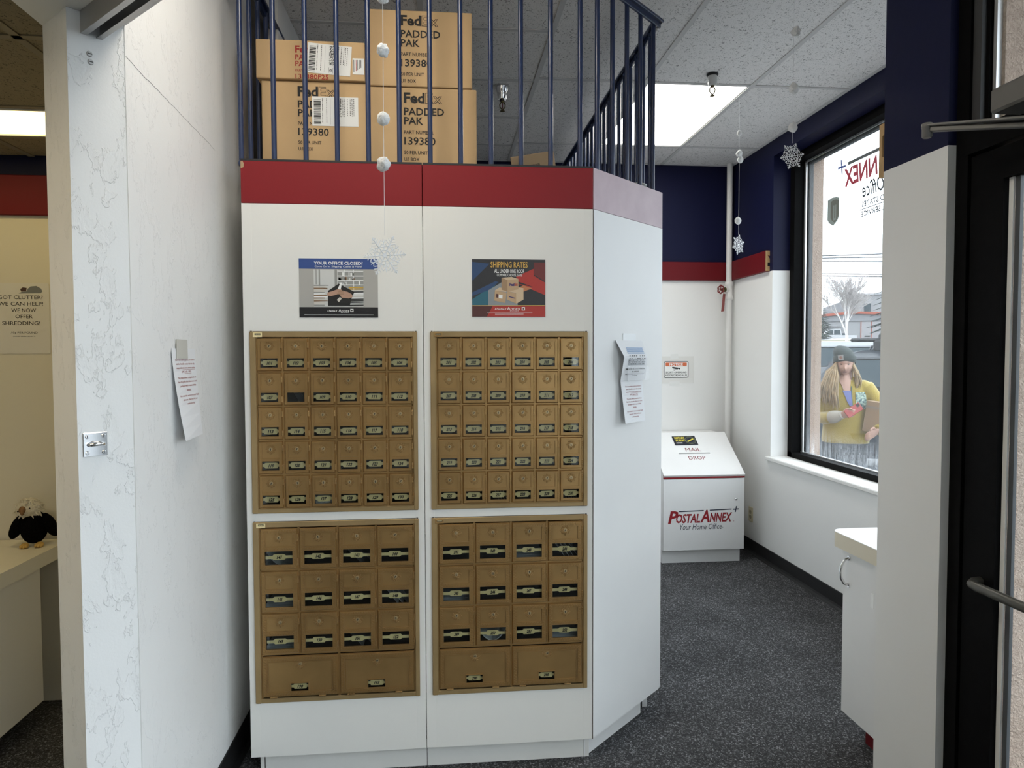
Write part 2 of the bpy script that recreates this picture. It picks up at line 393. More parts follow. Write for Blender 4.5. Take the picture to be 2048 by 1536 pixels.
for c in range(len(XS)-1):
    ys = YS2 if c <= 2 else YS4
    x0, x1 = max(XS[c], XL-.12), XS[c+1]
    if c == 5: ys = [1.85]+YS4[2:]
    xa, xb = x0, x1
    for i in range(len(ys)-1):
        y0, y1 = ys[i], ys[i+1]; x0, x1 = xa, xb
        tee_y(y1, x0, x1)
        if c == 4 and y1 < 1.6: x1 = 1.43
        if c == 4 and abs(y0-3.86) < .01: continue                    # the fluorescent panel
        if c == 1 and abs(y0-1.51) < .01: x1 = -.40                      # added narrow fill light takes the rest of this cell
        k = (round(x1-x0, 3), round(y1-y0, 3))
        if k not in shared:
            a, b = k[0]/2-.004, k[1]/2-.004
            shared[k] = MB().box(-a, a, -b, b, .002, .016).mesh('ceiling_tile', M_tile)
        inst('ceiling_tile', shared[k], Matrix.Translation(((x0+x1)/2, (y0+y1)/2, ZC)), cl)
tb.build('ceiling_grid', M_tbar, cl)

def troffer(cell, label, panelmat, z=ZC):
    x0, x1, y0, y1 = cell; cx, cy = (x0+x1)/2, (y0+y1)/2
    t = empty('ceiling_light', (cx, cy, z)); tag(t, label, 'light', 'fluorescent ceiling fixtures')
    MB().box(x0+.014, x1-.014, y0+.014, y1-.014, z+.006, z+.012).build('diffuser', panelmat, t)
    f = MB()
    for a in ((x0+.008, x1-.008, y0+.008, y0+.02), (x0+.008, x1-.008, y1-.02, y1-.008), (x0+.008, x0+.02, y0+.008, y1-.008), (x1-.02, x1-.008, y0+.008, y1-.008)):
        f.box(a[0], a[1], a[2], a[3], z, z+.08)
    f.box(x0+.008, x1-.008, y0+.008, y1-.008, z+.07, z+.085)
    f.build('housing', M_tbar, t)
    return t
M_panel = emit('lit_diffuser', (1., .97, .90), LAMP_VISIBLE)
M_fill_lobby = emit('lobby_fill_diffuser', (1., .925, .80), FILL_LOBBY)
M_panel_l = emit('yellow_lit_diffuser', (1., .80, .38), 2.3)
M_fill_left = emit('left_fill_diffuser', (1., .84, .58), FILL_LEFT*3.0)
troffer(LIGHT_CELL, 'lit white fluorescent ceiling panel near the window wall', M_panel)
troffer((-.39, -.084, 1.51, 2.10), 'added unseen narrow ceiling fill light in front of the mailboxes', M_fill_lobby)  # unseen fill light, added to brighten the mailbox front and spare the entrance wall

# left wall and the pier at its near end
struct(MB().box(XL-.13, XL, 1.838, YB+.1, 0, ZC).build('wall_left', M_wall), 'white painted wall left of the mailboxes')
pr = struct(MB().prism([(XL, 1.84), (-.847, 1.75), (-.952, 1.855), (-.952, 1.99), (-.87, 1.99), (XL-.002, 1.93)], 0, 2.275).build('wall_pier', M_pier), 'lumpy white painted wall end beside the opening')
# header over the slanted opening and the soffit left of it
hd = MB().prism([(-.952, 1.86), (-.847, 1.75), (.25, .653), (.25, .2), (-.952, .2)], 2.275, ZC, 0)
hd.prism([(-.847, 1.75), (XL, 1.84), (.40, .683), (.31, .593)], 2.2755, ZC, 0)
struct(hd.build('wall_header', M_wall_flat), 'white bulkhead over the slanted opening')
# metal track under the header
tr = MB(); d = Vector((1, -1, 0)).normalized(); e = Vector((1, 1, 0)).normalized()
TM = Matrix(((d.x, e.x, 0, -.845), (d.y, e.y, 0, 1.752), (0, 0, 1, 2.225), (0, 0, 0, 1)))
tr.box(.0, 1.2, .026, .031, 0, .06, 0, TM); tr.box(.0, 1.2, .068, .073, 0, .06, 0, TM); tr.box(0, 1.2, .026, .073, .055, .06, 0, TM)
tr.box(0, 1.2, .031, .040, 0, .004, 0, TM); tr.box(0, 1.2, .060, .068, 0, .004, 0, TM)
struct(tr.build('trim_track', M_steel), 'dull steel door track under the header')
# hardware on the pier face
PF = frame((-.847, 1.75, 0), (1, -1, 0))
st = MB(); st.cbox(.010, .064, 1.243, 1.300, .0, .003, .0014, 0, PF, 1)
for a, b in ((.019, 1.252), (.055, 1.252), (.019, 1.291), (.055, 1.291)):
    st.cyl((a, b, .002), (a, b, .0048), .0055, .0035, 10, 0, PF)
    st.box(a-.0008, a+.0008, b-.003, b+.003, .0046, .0052, 1, PF)
st.tube([(.022, 1.2715, .003), (.024, 1.272, .016), (.037, 1.274, .022), (.052, 1.272, .016), (.054, 1.2715, .003)], .0045, 8, 0, PF)
tag(st.build('strike_plate', [M_chrome, M_ink]), 'chrome screwed latch catch on the lumpy white pier', 'latch')
for i, b in enumerate((2.184, 2.166)):
    s = MB(); s.cyl((.047+.002*i, b, -.001), (.047+.002*i, b, .003), .0075, .0055, 12, 0, PF); s.box(.042+.002*i, .052+.002*i, b-.001, b+.001, .0028, .0036, 1, PF)
    tag(s.build('screw', [M_steel, M_ink]), ('upper' if i == 0 else 'lower')+' of the two steel screws high on the lumpy white pier', 'screw', 'screws high on the pier')
# crack in the plaster
ck = MB(); rr = random.Random(6); pts = []
for i in range(25): t_ = i/24; pts.append((XL+.0002, 1.842+(2.52-1.842)*t_, 2.203-.030*t_+rr.uniform(-.0022, .0022)))
ck.tube(pts, [.0008*(1-.6*i/24) for i in range(25)], 4); ck.build('crack', mat('crack_shadow', (.30, .30, .30), .9), bpy.data.objects['wall_left'])

# back wall: white below, navy above
bw = MB(); bw.box(XL, XR+.36, YB, YB+.12, 0, BAND0+.05, 0); bw.box(XL, XR+.36, YB, YB+.12, BAND0+.05, ZC+.1, 1)
struct(bw.build('wall_back', [M_wall_flat, M_navy]), 'back wall, white below and navy above the red board')
# window wall with its opening
WY0, WY1, WZ0, WZ1, XO = 2.42, 4.79, .755, 2.845, 2.64
rw = MB()
def wallbox(x0, x1, y0, y1, z0, z1):
    if z0 < BAND0 < z1: rw.box(x0, x1, y0, y1, z0, BAND0, 0); rw.box(x0, x1, y0, y1, BAND0, z1, 1)
    else: rw.box(x0, x1, y0, y1, z0, z1, 0 if z1 <= BAND0+.01 else 1)
wallbox(XR, 2.515, WY1, YB+.1, 0, ZC+.1); wallbox(XR, 2.515, 2.18, WY0, 0, ZC+.1)
wallbox(XR, 2.515, WY0, WY1, 0, WZ0-.02); wallbox(XR, 2.515, WY0, WY1, WZ1, ZC+.1)
struct(rw.build('wall_right', [M_wall_flat, M_navy]), 'window wall, white below and navy above')
ex = MB()
ex.box(2.515, XO, WY1-.012, YB+1.2, -.15, 3.6); ex.box(2.515, XO, 1.7, WY0+.01, -.15, 3.6)
ex.box(2.515, XO, WY0, WY1, -.15, WZ0-.02); ex.box(2.515, XO, WY0, WY1, WZ1-.012, 3.6)
struct(ex.build('wall_outside', M_stucco), 'beige stucco outer face of the window wall')
sl = MB().cbox(XR-.028, 2.42, WY0, WY1+.035, WZ0-.018, WZ0+.008, .005)
struct(sl.build('trim_sill', M_wall_flat), 'white painted window sill')

# window
wn = struct(empty('window_1', (2.44, (WY0+WY1)/2, WZ0)), 'large black framed shop window')
f = MB()
f.box(2.408, 2.475, WY1-.062, WY1, WZ0+.008, WZ1); f.box(2.408, 2.475, WY0, WY0+.062, WZ0+.008, WZ1)
f.box(2.408, 2.475, WY0, WY1, WZ0+.008, WZ0+.045); f.box(2.408, 2.475, WY0, WY1, WZ1-.05, WZ1)
f.build('frame', M_blackframe, wn)
f = MB(); f.box(2.475, 2.484, WY1-.085, WY1-.064, WZ0+.05, WZ1-.05); f.box(2.475, 2.484, WY0+.064, WY0+.085, WZ0+.05, WZ1-.05)
f.box(2.470, 2.484, WY0+.03, WY1-.064, WZ0+.040, WZ0+.052); f.box(2.475, 2.484, WY0+.03, WY1-.06, WZ1-.062, WZ1-.05)
f.build('glazing_bead', M_silver, wn)
f = MB(); f.box(2.497, 2.52, WY1-.10, WY1-.01, WZ0, WZ1); f.box(2.497, 2.52, WY0, WY1, WZ0, WZ0+.045); f.box(2.497, 2.52, WY0, WY1, WZ1-.075, WZ1)
f.build('outer_frame', M_greyframe, wn)
MB().poly([(2.49, WY0+.03, WZ0+.03), (2.49, WY1-.03, WZ0+.03), (2.49, WY1-.03, WZ1-.03), (2.49, WY0+.03, WZ1-.03)]).build('pane', M_glass_win, wn)

# red boards along the walls
def board(name, x0, x1, y0, y1, z0=BAND0, z1=BAND1, m=None): return MB().cbox(x0, x1, y0, y1, z0, z1, .003, 0).build(name, m or M_redtrim)
struct(board('trim_1', .9, XR, YB-.022, YB), 'dark red board along the back wall')
t = struct(board('trim_2', XR-.030, XR, WY1+.045, YB-.022), 'dark red board on the window wall ending in bare wood')
g = MB(); y = WY1+.0445; x0 = XR-.030
g.prism([(x0, BAND0+.002), (XR, BAND0+.002), (XR, BAND0+.036), (x0+.014, BAND0+.036), (x0+.014, BAND0+.062), (XR, BAND0+.062), (XR, BAND0+.088), (x0+.013, BAND0+.112), (XR, BAND0+.108), (XR, BAND1-.002), (x0, BAND1-.002)], 0, .002, 0,
        Matrix(((1, 0, 0, 0), (0, 0, 1, y-.0012), (0, 1, 0, 0), (0, 0, 0, 1))))
g.box(x0+.012, XR, y-.0004, y+.001, BAND0+.034, BAND0+.064, 1)
g.build('cut_end', [M_wood, M_dark], t)
# board end on the far side of the entrance wall
t = struct(MB().cbox(1.425, 2.2, 2.182, 2.204, BAND0, BAND1, .002).build('trim_3', M_redtrim), 'red board on the far side of the entrance wall')
g = MB(); EM = Matrix(((0, 0, -1, 1.426), (1, 0, 0, 0), (0, 1, 0, 0), (0, 0, 0, 1)))
g.prism([(2.181, BAND0-.012), (2.214, BAND0-.012), (2.214, BAND1+.012), (2.181, BAND1+.012), (2.181, BAND1-.02), (2.197, BAND1-.028), (2.197, BAND0+.052), (2.181, BAND0+.046)], 0, .016, 0, EM)
g.box(1.414, 1.43, 2.181, 2.197, BAND0+.048, BAND1-.024, 1)
g.build('cut_end', [M_wood, mat('shadowed_groove_wood', (.16, .11, .06), .8)], t)

# entrance wall (two-tone, stucco outside), door frame, door
EX, EY0, EY1 = 1.405, 1.888, 2.18
ew = MB(); ew.box(EX, 2.515, EY0, EY1, 0, BAND0, 0); ew.box(EX, 2.515, EY0, EY1, BAND0, ZC+.1, 1)
struct(ew.build('wall_entrance', [M_wall_flat, M_navy]), 'white and navy wall end beside the entrance door')
es = MB(); es.box(1.475, 2.64, EY0-.115, EY0-.0, -.15, 2.9); es.box(1.475, 2.7, EY0-.118, EY0, 2.9, 3.6)
o = struct(es.build('wall_entrance_outside', M_stucco), 'pinkish stucco outside the entrance door')
jt = MB().box(1.62, 1.63, EY0-.1165, EY0-.11, 0, 2.9).build('control_joint', mat('stucco_joint', (.30, .25, .22), .9), o)
struct(MB().box(1.48, 2.75, .3, EY0-.12, 2.93, 3.05).build('ceiling_canopy', M_stucco), 'stucco canopy over the entrance door outside')
# storefront along x = 1.43
DX0, DX1 = 1.430, 1.475
dr = struct(empty('door_1', (1.45, 1.2, 0)), 'black framed glass entrance door with transom')
f = MB(); f.box(DX0, DX1, 1.842, EY0+.002, 0, ZC); f.box(DX0, DX1, .80, .845, 0, ZC); f.box(DX0-.004, DX1, .80, EY0-.04, 2.02, 2.085); f.box(DX0, DX1, .8, EY0, 2.90, ZC)
f.box(DX0+.022, DX1, 1.800, 1.842, 0, ZC)
f.build('door_frame', M_blackframe, dr)
f = MB(); f.box(DX0+.008, DX1-.002, 1.812, 1.842, 2.09, 2.9); f.build('transom_stop', mat('worn_charcoal_frame', (.035, .035, .036), .5), dr)
f = MB(); f.box(DX0+.03, DX1, 1.785, 1.797, 2.09, 2.9); f.build('transom_gasket', M_silver, dr)
MB().poly([(DX1-.014, .84, 2.08), (DX1-.014, 1.80, 2.08), (DX1-.014, 1.80, 2.91), (DX1-.014, .84, 2.91)]).build('transom_pane', M_glass, dr)
lf = MB(); lf.box(DX0+.006, DX1-.006, 1.722, 1.836, .01, 2.012); lf.box(DX0+.006, DX1-.006, .85, .95, .01, 2.012); lf.box(DX0+.006, DX1-.006, .95, 1.722, .01, .22); lf.box(DX0+.006, DX1-.006, .95, 1.722, 1.93, 2.012)
lf.build('door_leaf', M_blackframe, dr)
lf = MB(); lf.box(DX0+.020, DX1-.02, 1.706, 1.720, .22, 1.93); lf.build('glazing_strip', M_white_print, dr)
lf = MB(); lf.box(DX0+.026, DX1-.01, 1.690, 1.706, .22, 1.93); lf.build('glazing_seal', M_greyframe, dr)
MB().poly([(1.462, .95, .22), (1.462, 1.70, .22), (1.462, 1.70, 1.93), (1.462, .95, 1.93)]).build('door_pane', M_glass, dr)
pb = MB(); pb.tube([(1.436, 1.768, .868), (1.415, 1.766, .868), (1.398, 1.752, .868), (1.392, 1.73, .868), (1.392, .93, .868), (1.436, .90, .868)], .0125, 12)
pb.build('push_bar', M_bar, dr)
cb = MB(); cb.cbox(1.345, 1.429, 1.36, 1.665, 2.068, 2.128, .006); cb.build('closer_body', M_closer, dr)
ca = MB()
K = Vector((1.262, 1.775, 2.064)); A = Vector((1.400, 1.490, 2.004))
def bar(mb, p, q, w, h, mi=0):
    d = (q-p); L = d.length; x = d.normalized(); z = Vector((0, 0, 1)); y = z.cross(x).normalized(); z = x.cross(y)
    M = Matrix(((x.x, y.x, z.x, p.x), (x.y, y.y, z.y, p.y), (x.z, y.z, z.z, p.z), (0, 0, 0, 1)))
    mb.cbox(0, L, -w/2, w/2, -h/2, h/2, .002, mi, M)
bar(ca, K+Vector((0, 0, .010)), A+Vector((0, 0, .010)), .024, .007); bar(ca, K+Vector((.004, -.01, -.003)), A+Vector((.02, .02, -.003)), .018, .012)
ca.lathe([(.010, -.022), (.0125, -.018), (.0125, .002), (.014, .004), (.014, .014), (.011, .016)], 16, 0, Matrix.Translation(K))
ca.cyl(A+Vector((0, 0, -.012)), A+Vector((0, 0, .07)), .012)
ca.build('closer_arm', M_closer, dr)
# the rest of the glazed shopfront on the camera's right
w2 = struct(empty('window_2', (1.45, -.8, 0)), 'glazed shopfront beside the entrance')
f = MB()
for yy in (-3.2, -1.9, -.55, .75): f.box(DX0, DX1, yy, yy+.05, 0, ZC)
f.box(DX0, DX1, -3.2, .8, 0, .1); f.box(DX0, DX1, -3.2, .8, 2.9, ZC)
f.build('frame', M_blackframe, w2)
for a, b in ((-3.15, -1.9), (-1.85, -.55), (-.5, .75)):
    MB().poly([(1.455, a, .1), (1.455, b, .1), (1.455, b, 2.9), (1.455, a, 2.9)]).build('pane', M_glass, w2)

# baseboards
def cove(name, x0, y0, x1, y1, n, label):
    """rubber cove base from (x0,y0) to (x1,y1), toe towards n"""
    b = MB(); L = math.hypot(x1-x0, y1-y0); ux, uy = (x1-x0)/L, (y1-y0)/L
    prof = [(0, 0), (.022, 0), (.020, .004), (.010, .012), (.006, .024), (.005, .098), (.003, .102), (0, .102)]
    v = [(x0+n[0]*p, y0+n[1]*p, z) for p, z in prof]+[(x1+n[0]*p, y1+n[1]*p, z) for p, z in prof]; k = len(prof)
    b.add(v, [tuple(range(k)), tuple(range(2*k-1, k-1, -1))]+[(i, (i+1) % k, k+(i+1) % k, k+i) for i in range(k)])
    struct(b.build(name, M_black), label)
cove('baseboard_right', XR, EY1, XR, YB, (-1, 0), 'black rubber base along the window wall')
cove('baseboard_left', XL, 1.84, XL, YB, (1, 0), 'black rubber base along the left wall')
cove('baseboard_back', XL, YB, XR, YB, (0, -1), 'black rubber base along the back wall')
cove('baseboard_entrance', EX, EY0, EX, EY1, (-1, 0), 'black rubber base on the entrance wall')

# left room
LZ, LY = 2.315, 3.2
lw = MB(); lw.box(-4.2, XL-.13, LY, LY+.1, 0, BAND1, 0); lw.box(-4.2, XL-.13, LY, LY+.1, BAND1, ZC, 1)
struct(lw.build('wall_far_left', [M_wall_left, M_navy]), 'cream wall of the next room with navy top')
struct(MB().cbox(-4.2, XL-.13, LY-.02, LY, BAND0+.008, BAND1+.028, .003).build('trim_4', M_redtrim), 'dark red board on the wall of the next room')
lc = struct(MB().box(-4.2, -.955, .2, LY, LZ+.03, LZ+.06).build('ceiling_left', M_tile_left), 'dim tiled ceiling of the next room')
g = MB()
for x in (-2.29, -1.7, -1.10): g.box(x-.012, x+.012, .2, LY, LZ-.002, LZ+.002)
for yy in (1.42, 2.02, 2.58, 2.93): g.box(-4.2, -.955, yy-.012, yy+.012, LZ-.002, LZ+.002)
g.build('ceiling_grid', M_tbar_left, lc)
tl = {}
for x0, x1 in ((-3.5, -2.9), (-2.9, -2.29), (-2.29, -1.7), (-1.7, -1.10), (-1.10, -.955)):
    for y0, y1 in ((1.42, 2.02), (2.02, 2.58), (2.58, 2.93), (2.93, LY)):
        if y0 == 2.58 and -2.4 < x0 and x1 < -1.0: continue
        k = (round(x1-x0, 3), round(y1-y0, 3))
        if k not in tl: tl[k] = MB().box(-k[0]/2+.004, k[0]/2-.004, -k[1]/2+.004, k[1]/2-.004, .002, .016).mesh('ceiling_tile', M_tile_left)
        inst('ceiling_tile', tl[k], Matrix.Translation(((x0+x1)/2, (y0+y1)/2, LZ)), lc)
troffer((-2.29, -1.10, 2.60, 2.93), 'yellow lit fluorescent fixture in the next room ceiling', M_panel_l, LZ)
troffer((-2.29, -1.10, .80, 1.20), 'added unseen warm fill light for the pier in the next room ceiling', M_fill_left, LZ)  # unseen fill light, added to warm and brighten the near face of the pier
# outer walls that close the rooms behind the camera
struct(MB().box(-4.3, -4.2, -3.2, LY+.1, 0, ZC+.1).build('wall_side', M_wall_left), 'side wall of the next room')
struct(MB().box(-4.2, 1.5, -3.3, -3.2, 0, ZC+.1).build('wall_front', M_wall_flat), 'wall behind the camera')

# ================================================================== mailbox cabinet
PX0, PX1, PY, PZ0, PZ1, REDZ = -.669, .533, 2.500, .088, 2.134, 1.992
AX1, AY1 = .896, 2.863                                     # far end of the angled panel
UNITS = [(-.648, -.086, .941, 1.562), (-.041, .512, .941, 1.562), (-.648, -.086, .280, .911), (-.041, .512, .280, .911)]
mc = empty('mailbox_cabinet', (-.068, 2.7, 0))
tag(mc, 'white laminate mailbox cabinet with a red top band and an angled end', 'cabinet')
def front_panel(x0, x1, units):
    b = MB(); ux0, ux1 = units[0][0]+.012, units[0][1]-.012
    b.cbox(x0, ux0, PY, PY+.018, PZ0, REDZ, .001); b.cbox(ux1, x1, PY, PY+.018, PZ0, REDZ, .001)
    zs = [PZ0]+[z for u in sorted(units, key=lambda u: u[2]) for z in (u[2]+.012, u[3]-.012)]+[REDZ]
    for i in range(0, len(zs), 2): b.box(ux0-.001, ux1+.001, PY+.0002, PY+.0178, zs[i], zs[i+1])
    b.build('front_panel', M_lam, mc)
front_panel(PX0, -.0655, [UNITS[0], UNITS[2]]); front_panel(-.0635, PX1-.0015, [UNITS[1], UNITS[3]])
for a, b in ((PX0, -.0655), (-.0635, PX1-.0015)):
    MB().cbox(a, b, PY, PY+.018, REDZ+.0012, PZ1, .0012).build('red_band', M_redlam, mc)
    MB().box(a, b, PY+.0005, PY+.020, PZ1, PZ1+.007).build('edge_strip', M_black, mc)
    MB().box(max(a, PX0+.035), min(b, .528), PY+.042, PY+.060, 0, PZ0).build('toe_kick', M_lam, mc)
MB().box(-.648, -.631, PY+.042, PY+.060, 0, PZ0).build('toe_kick', M_lam, mc)
# chipped corner of the band
MB().prism([(0, 0), (.010, .004), (.011, .016), (.007, .024), (0, .023)], 0, .0008, 0, frame((PX0+.0005, PY-.0002, PZ1-.026), (0, -1, 0))).build('chip', M_edge, mc)
# angled panel
AF = frame((PX1, PY, 0), (1, -1, 0)); AL = math.hypot(AX1-PX1, AY1-PY)
b = MB(); b.prism([(.002, PZ0), (AL-.012, PZ0), (AL, PZ0+.012), (AL, REDZ), (.002, REDZ)], -.018, 0, 0, AF); b.build('angled_panel', M_lam_cool, mc)
b = MB(); b.cbox(.002, AL, REDZ+.0012, PZ1+.003, -.018, 0, .001, 0, AF); b.build('faded_band', M_redfaded, mc)['label'] = 'faded pink top band of the angled panel'
b = MB(); b.box(.012, .428, 0, PZ0, -.062, -.044, 0, AF); b.build('toe_kick', M_lam_cool, mc)
b = MB(); b.cyl((PX1+.0006, PY-.0006, PZ0), (PX1+.0006, PY-.0006, REDZ), .0012, n=6); b.build('corner_joint', mat('joint_brown', (.12, .10, .08), .8), mc)
b = MB(); b.box(AX1-.018, AX1, AY1+.001, YB-.01, PZ0, PZ1); b.box(AX1-.07, AX1-.05, AY1+.02, YB-.03, 0, PZ0); b.build('side_panel', M_lam_cool, mc)
b = MB(); b.prism([(PX0, PY+.02), (PX1-.004, PY+.02), (AX1-.02, AY1), (AX1-.02, YB-.01), (PX0, YB-.01)], PZ1-.03, PZ1-.004); b.build('deck', M_dark, mc)
b = MB(); b.box(PX0, PX0+.018, PY+.02, YB-.01, PZ0, PZ1-.03); b.build('side_panel', M_lam, mc)

# ---- brass-tone mailbox units
def key_band(mb, x0, x1, y0, y1, pitch, horiz):
    """row of little raised hooks: relief of a Greek key border; drawn in the x-z plane at y=-.006"""
    n = max(2, int(round(((x1-x0) if horiz else (y1-y0))/pitch)))
    for i in range(n):
        if horiz:
            p = (x1-x0)/n; a = x0+i*p; q = y1-y0
            mb.box(a+p*.1, a+p*.62, -.0078, -.0058, y1-q*.38, y1-q*.1); mb.box(a+p*.1, a+p*.34, -.0078, -.0058, y0+q*.12, y1-q*.38); mb.box(a+p*.55, a+p*.95, -.0078, -.0058, y0+q*.1, y0+q*.36)
        else:
            p = (y1-y0)/n; a = y0+i*p; q = x1-x0
            mb.box(x0+q*.1, x0+q*.38, -.0078, -.0058, a+p*.1, a+p*.62); mb.box(x0+q*.38, x1-q*.12, -.0078, -.0058, a+p*.1, a+p*.34); mb.box(x1-q*.36, x1-q*.1, -.0078, -.0058, a+p*.55, a+p*.95)
def rope_band(mb, x0, x1, y0, y1, pitch, horiz):
    n = max(2, int(round(((x1-x0) if horiz else (y1-y0))/pitch)))
    for i in range(n):
        if horiz: p = (x1-x0)/n; a = x0+i*p; mb.box(a+p*.15, a+p*.8, -.0076, -.0058, y0+(y1-y0)*.25, y0+(y1-y0)*.75)
        else: p = (y1-y0)/n; a = y0+i*p; mb.box(x0+(x1-x0)*.25, x0+(x1-x0)*.75, -.0076, -.0058, a+p*.15, a+p*.8)
def door_mesh(w, h, wx0, wx1, wz0, wz1, split, bw, band, pitch, frame_line=False):
    """cast door in the x-z plane, front towards -y; a window opening and a sunk panel above it"""
    b = MB(); c = .0035; F = -.006
    b.add([(0, .001, 0), (w, .001, 0), (w, .001, h), (0, .001, h), (c, F, c), (w-c, F, c), (w-c, F, h-c), (c, F, h-c)],
          [(0, 1, 5, 4), (1, 2, 6, 5), (2, 3, 7, 6), (3, 0, 4, 7)])
    i = c+bw
    def slab(x0, x1, z0, z1, y=F): b.box(x0, x1, y, .0015, z0, z1)
    slab(c, i, c, h-c); slab(w-i, w-c, c, h-c); slab(i, w-i, h-i, h-c); slab(i, w-i, c, wz0)
    if not frame_line:
        slab(i, w-i, wz1, split); slab(i, wx0, wz0, wz1); slab(wx1, w-i, wz0, wz1)
        slab(i, w-i, split, h-i, -.0030)
        b.box(i, w-i, -.0066, -.0036, split, split+.0016); b.box(i, i+.0010, -.0064, -.0036, split, h-i); b.box(w-i-.001, w-i, -.0064, -.0036, split, h-i); b.box(i, w-i, -.0064, -.0036, h-i-.001, h-i)
    else:
        slab(i, w-i, wz1, h-i, -.0038); slab(i, wx0, wz0, wz1, -.0038); slab(wx1, w-i, wz0, wz1, -.0038)
        e = .0022
        for q in ((i+.003, w-i-.003, h-i-.005, h-i-.005+e), (i+.003, w-i-.003, wz0-.0, wz0+e)): b.box(q[0], q[1], -.0060, -.0036, q[2], q[3])
        for q in (i+.003, w-i-.003-e): b.box(q, q+e, -.0060, -.0036, wz0, h-i-.003)
    t = .0022                                                  # raised rim round the window
    for q in ((wx0-t, wx1+t, wz0-t*.0, wz0+.0006), (wx0-t, wx1+t, wz1-.0004, wz1+t)): b.box(q[0], q[1], -.0068, -.0038, q[2], q[3])
    for q in ((wx0-t, wx0+.0004), (wx1-.0004, wx1+t)): b.box(q[0], q[1], -.0068, -.0038, wz0, wz1)
    band(b, c+.001, i, c+.001, h-c-.001, pitch, False); band(b, w-i, w-c-.001, c+.001, h-c-.001, pitch, False)
    band(b, i, w-i, h-i, h-c-.001, pitch, True); band(b, i, w-i, c+.001, min(wz0-.001, c+bw), pitch, True)
    if not frame_line: band(b, i, w-i, max(wz1+.002, split-bw*1.1), split-.001, pitch, True)
    return b.mesh('door', M_gold)
def rosette_mesh(r):
    b = MB(); n = 8
    for k in range(n):
        t = 2*math.pi*k/n+math.pi/2; L = r*(1.0 if k % 2 == 0 else .86)
        def P(rad, off): return (math.cos(t)*rad-math.sin(t)*off, -.0042, math.sin(t)*rad+math.cos(t)*off)
        for s in (-1, 1):
            pts = [P(r*.42, 0), P(r*.58, s*r*.17), P(r*.78, s*r*.15), P(L, s*r*.01)]
            b.tube([(x, y-.0004, z) for x, y, z in pts], [.0008, .0014, .0013, .0007], 5)
    b.tube([(math.cos(a)*r*.40, -.0042, math.sin(a)*r*.40) for a in [i*math.pi/8 for i in range(16)]], .0009, 5, closed=True)
    return b.mesh('rosette', M_gold)
def lock_mesh(r, turn):
    b = MB(); M = Matrix.Rotation(R(90), 4, 'X')
    b.lathe([(r, 0), (r, .0042), (r*.84, .0054), (0.0005, .0056)], 18, 0, M, smooth=False)
    K = Matrix.Rotation(R(turn), 4, 'Y')
    b.box(-.0009, .0009, -.0064, -.0055, -r*.55, r*.35, 1, K); b.cyl((0, -.0055, r*.3), (0, -.0064, r*.3), .0014, n=8, mi=1, M=K)
    return b.mesh('lock', [M_goldlock, M_ink])
def hinge_mesh(L, horiz=False):
    b = MB(); q = L/3
    for i in range(3): 
        a = i*q+.0004; c = (i+1)*q-.0004
        if horiz: b.cyl((a, -.005, 0), (c, -.005, 0), .0030, n=8); 
        else: b.cyl((0, -.005, a), (0, -.005, c), .0026, n=8)
    if horiz: b.box(0, L, -.003, .001, -.004, .006)
    else: b.box(-.006, .003, -.003, .001, 0, L)
    return b.mesh('hinge', M_gold)
ROS = rosette_mesh(.0175); ROS_L = rosette_mesh(.019)
LOCKS = [lock_mesh(.0070, a) for a in (0, 18, -12, 30)]; LOCK_P = lock_mesh(.0064, 75)
H_S = hinge_mesh(.020); H_L = hinge_mesh(.024); H_P = hinge_mesh(.024, True)
PLATE_M = {}
def plate(num, w, h, style):
    b = MB(); F = Matrix(((1, 0, 0, 0), (0, 0, -1, 0), (0, 1, 0, 0), (0, 0, 0, 1)))   # x-z plane facing -y
    W2, H2 = w/2, h/2
    if style == 's':
        pts = [(-W2, -H2*.26), (-W2*.78, -H2*.26), (-W2*.68, -H2*.60), (W2*.68, -H2*.60), (W2*.78, -H2*.26), (W2, -H2*.26), (W2, H2*.34), (W2*.78, H2*.34), (W2*.68, H2*.60), (-W2*.68, H2*.60), (-W2*.78, H2*.34), (-W2, H2*.34)]
        b.prism(pts, -.0008, 0, 0, F); b.box(-W2*.62, W2*.62, -.0016, 0, H2*.50, H2*.62, 0)
        b.text(num, F, w=w*.34, h=h*.36, mi=1, z=.0006, bold=.045, shear=.32, y=-h*.02)
    else:
        pts = [(-W2, -H2*.18), (-W2*.50, -H2*.18), (-W2*.42, -H2*.36), (W2*.36, -H2*.36), (W2*.46, -H2*.18), (W2, -H2*.18), (W2, H2*.24), (W2*.46, H2*.24), (W2*.36, H2*.44), (-W2*.42, H2*.44), (-W2*.50, H2*.24), (-W2, H2*.24)]
        b.prism(pts, -.0008, 0, 0, F); b.box(-W2*.40, W2*.34, -.0018, 0, H2*.37, H2*.46, 0)
        b.text(num, F, w=w*.20, h=h*.24, mi=1, z=.0006, bold=.045, shear=.32, y=h*.01)
    return b.mesh('number_plate', [M_plate, M_ink])
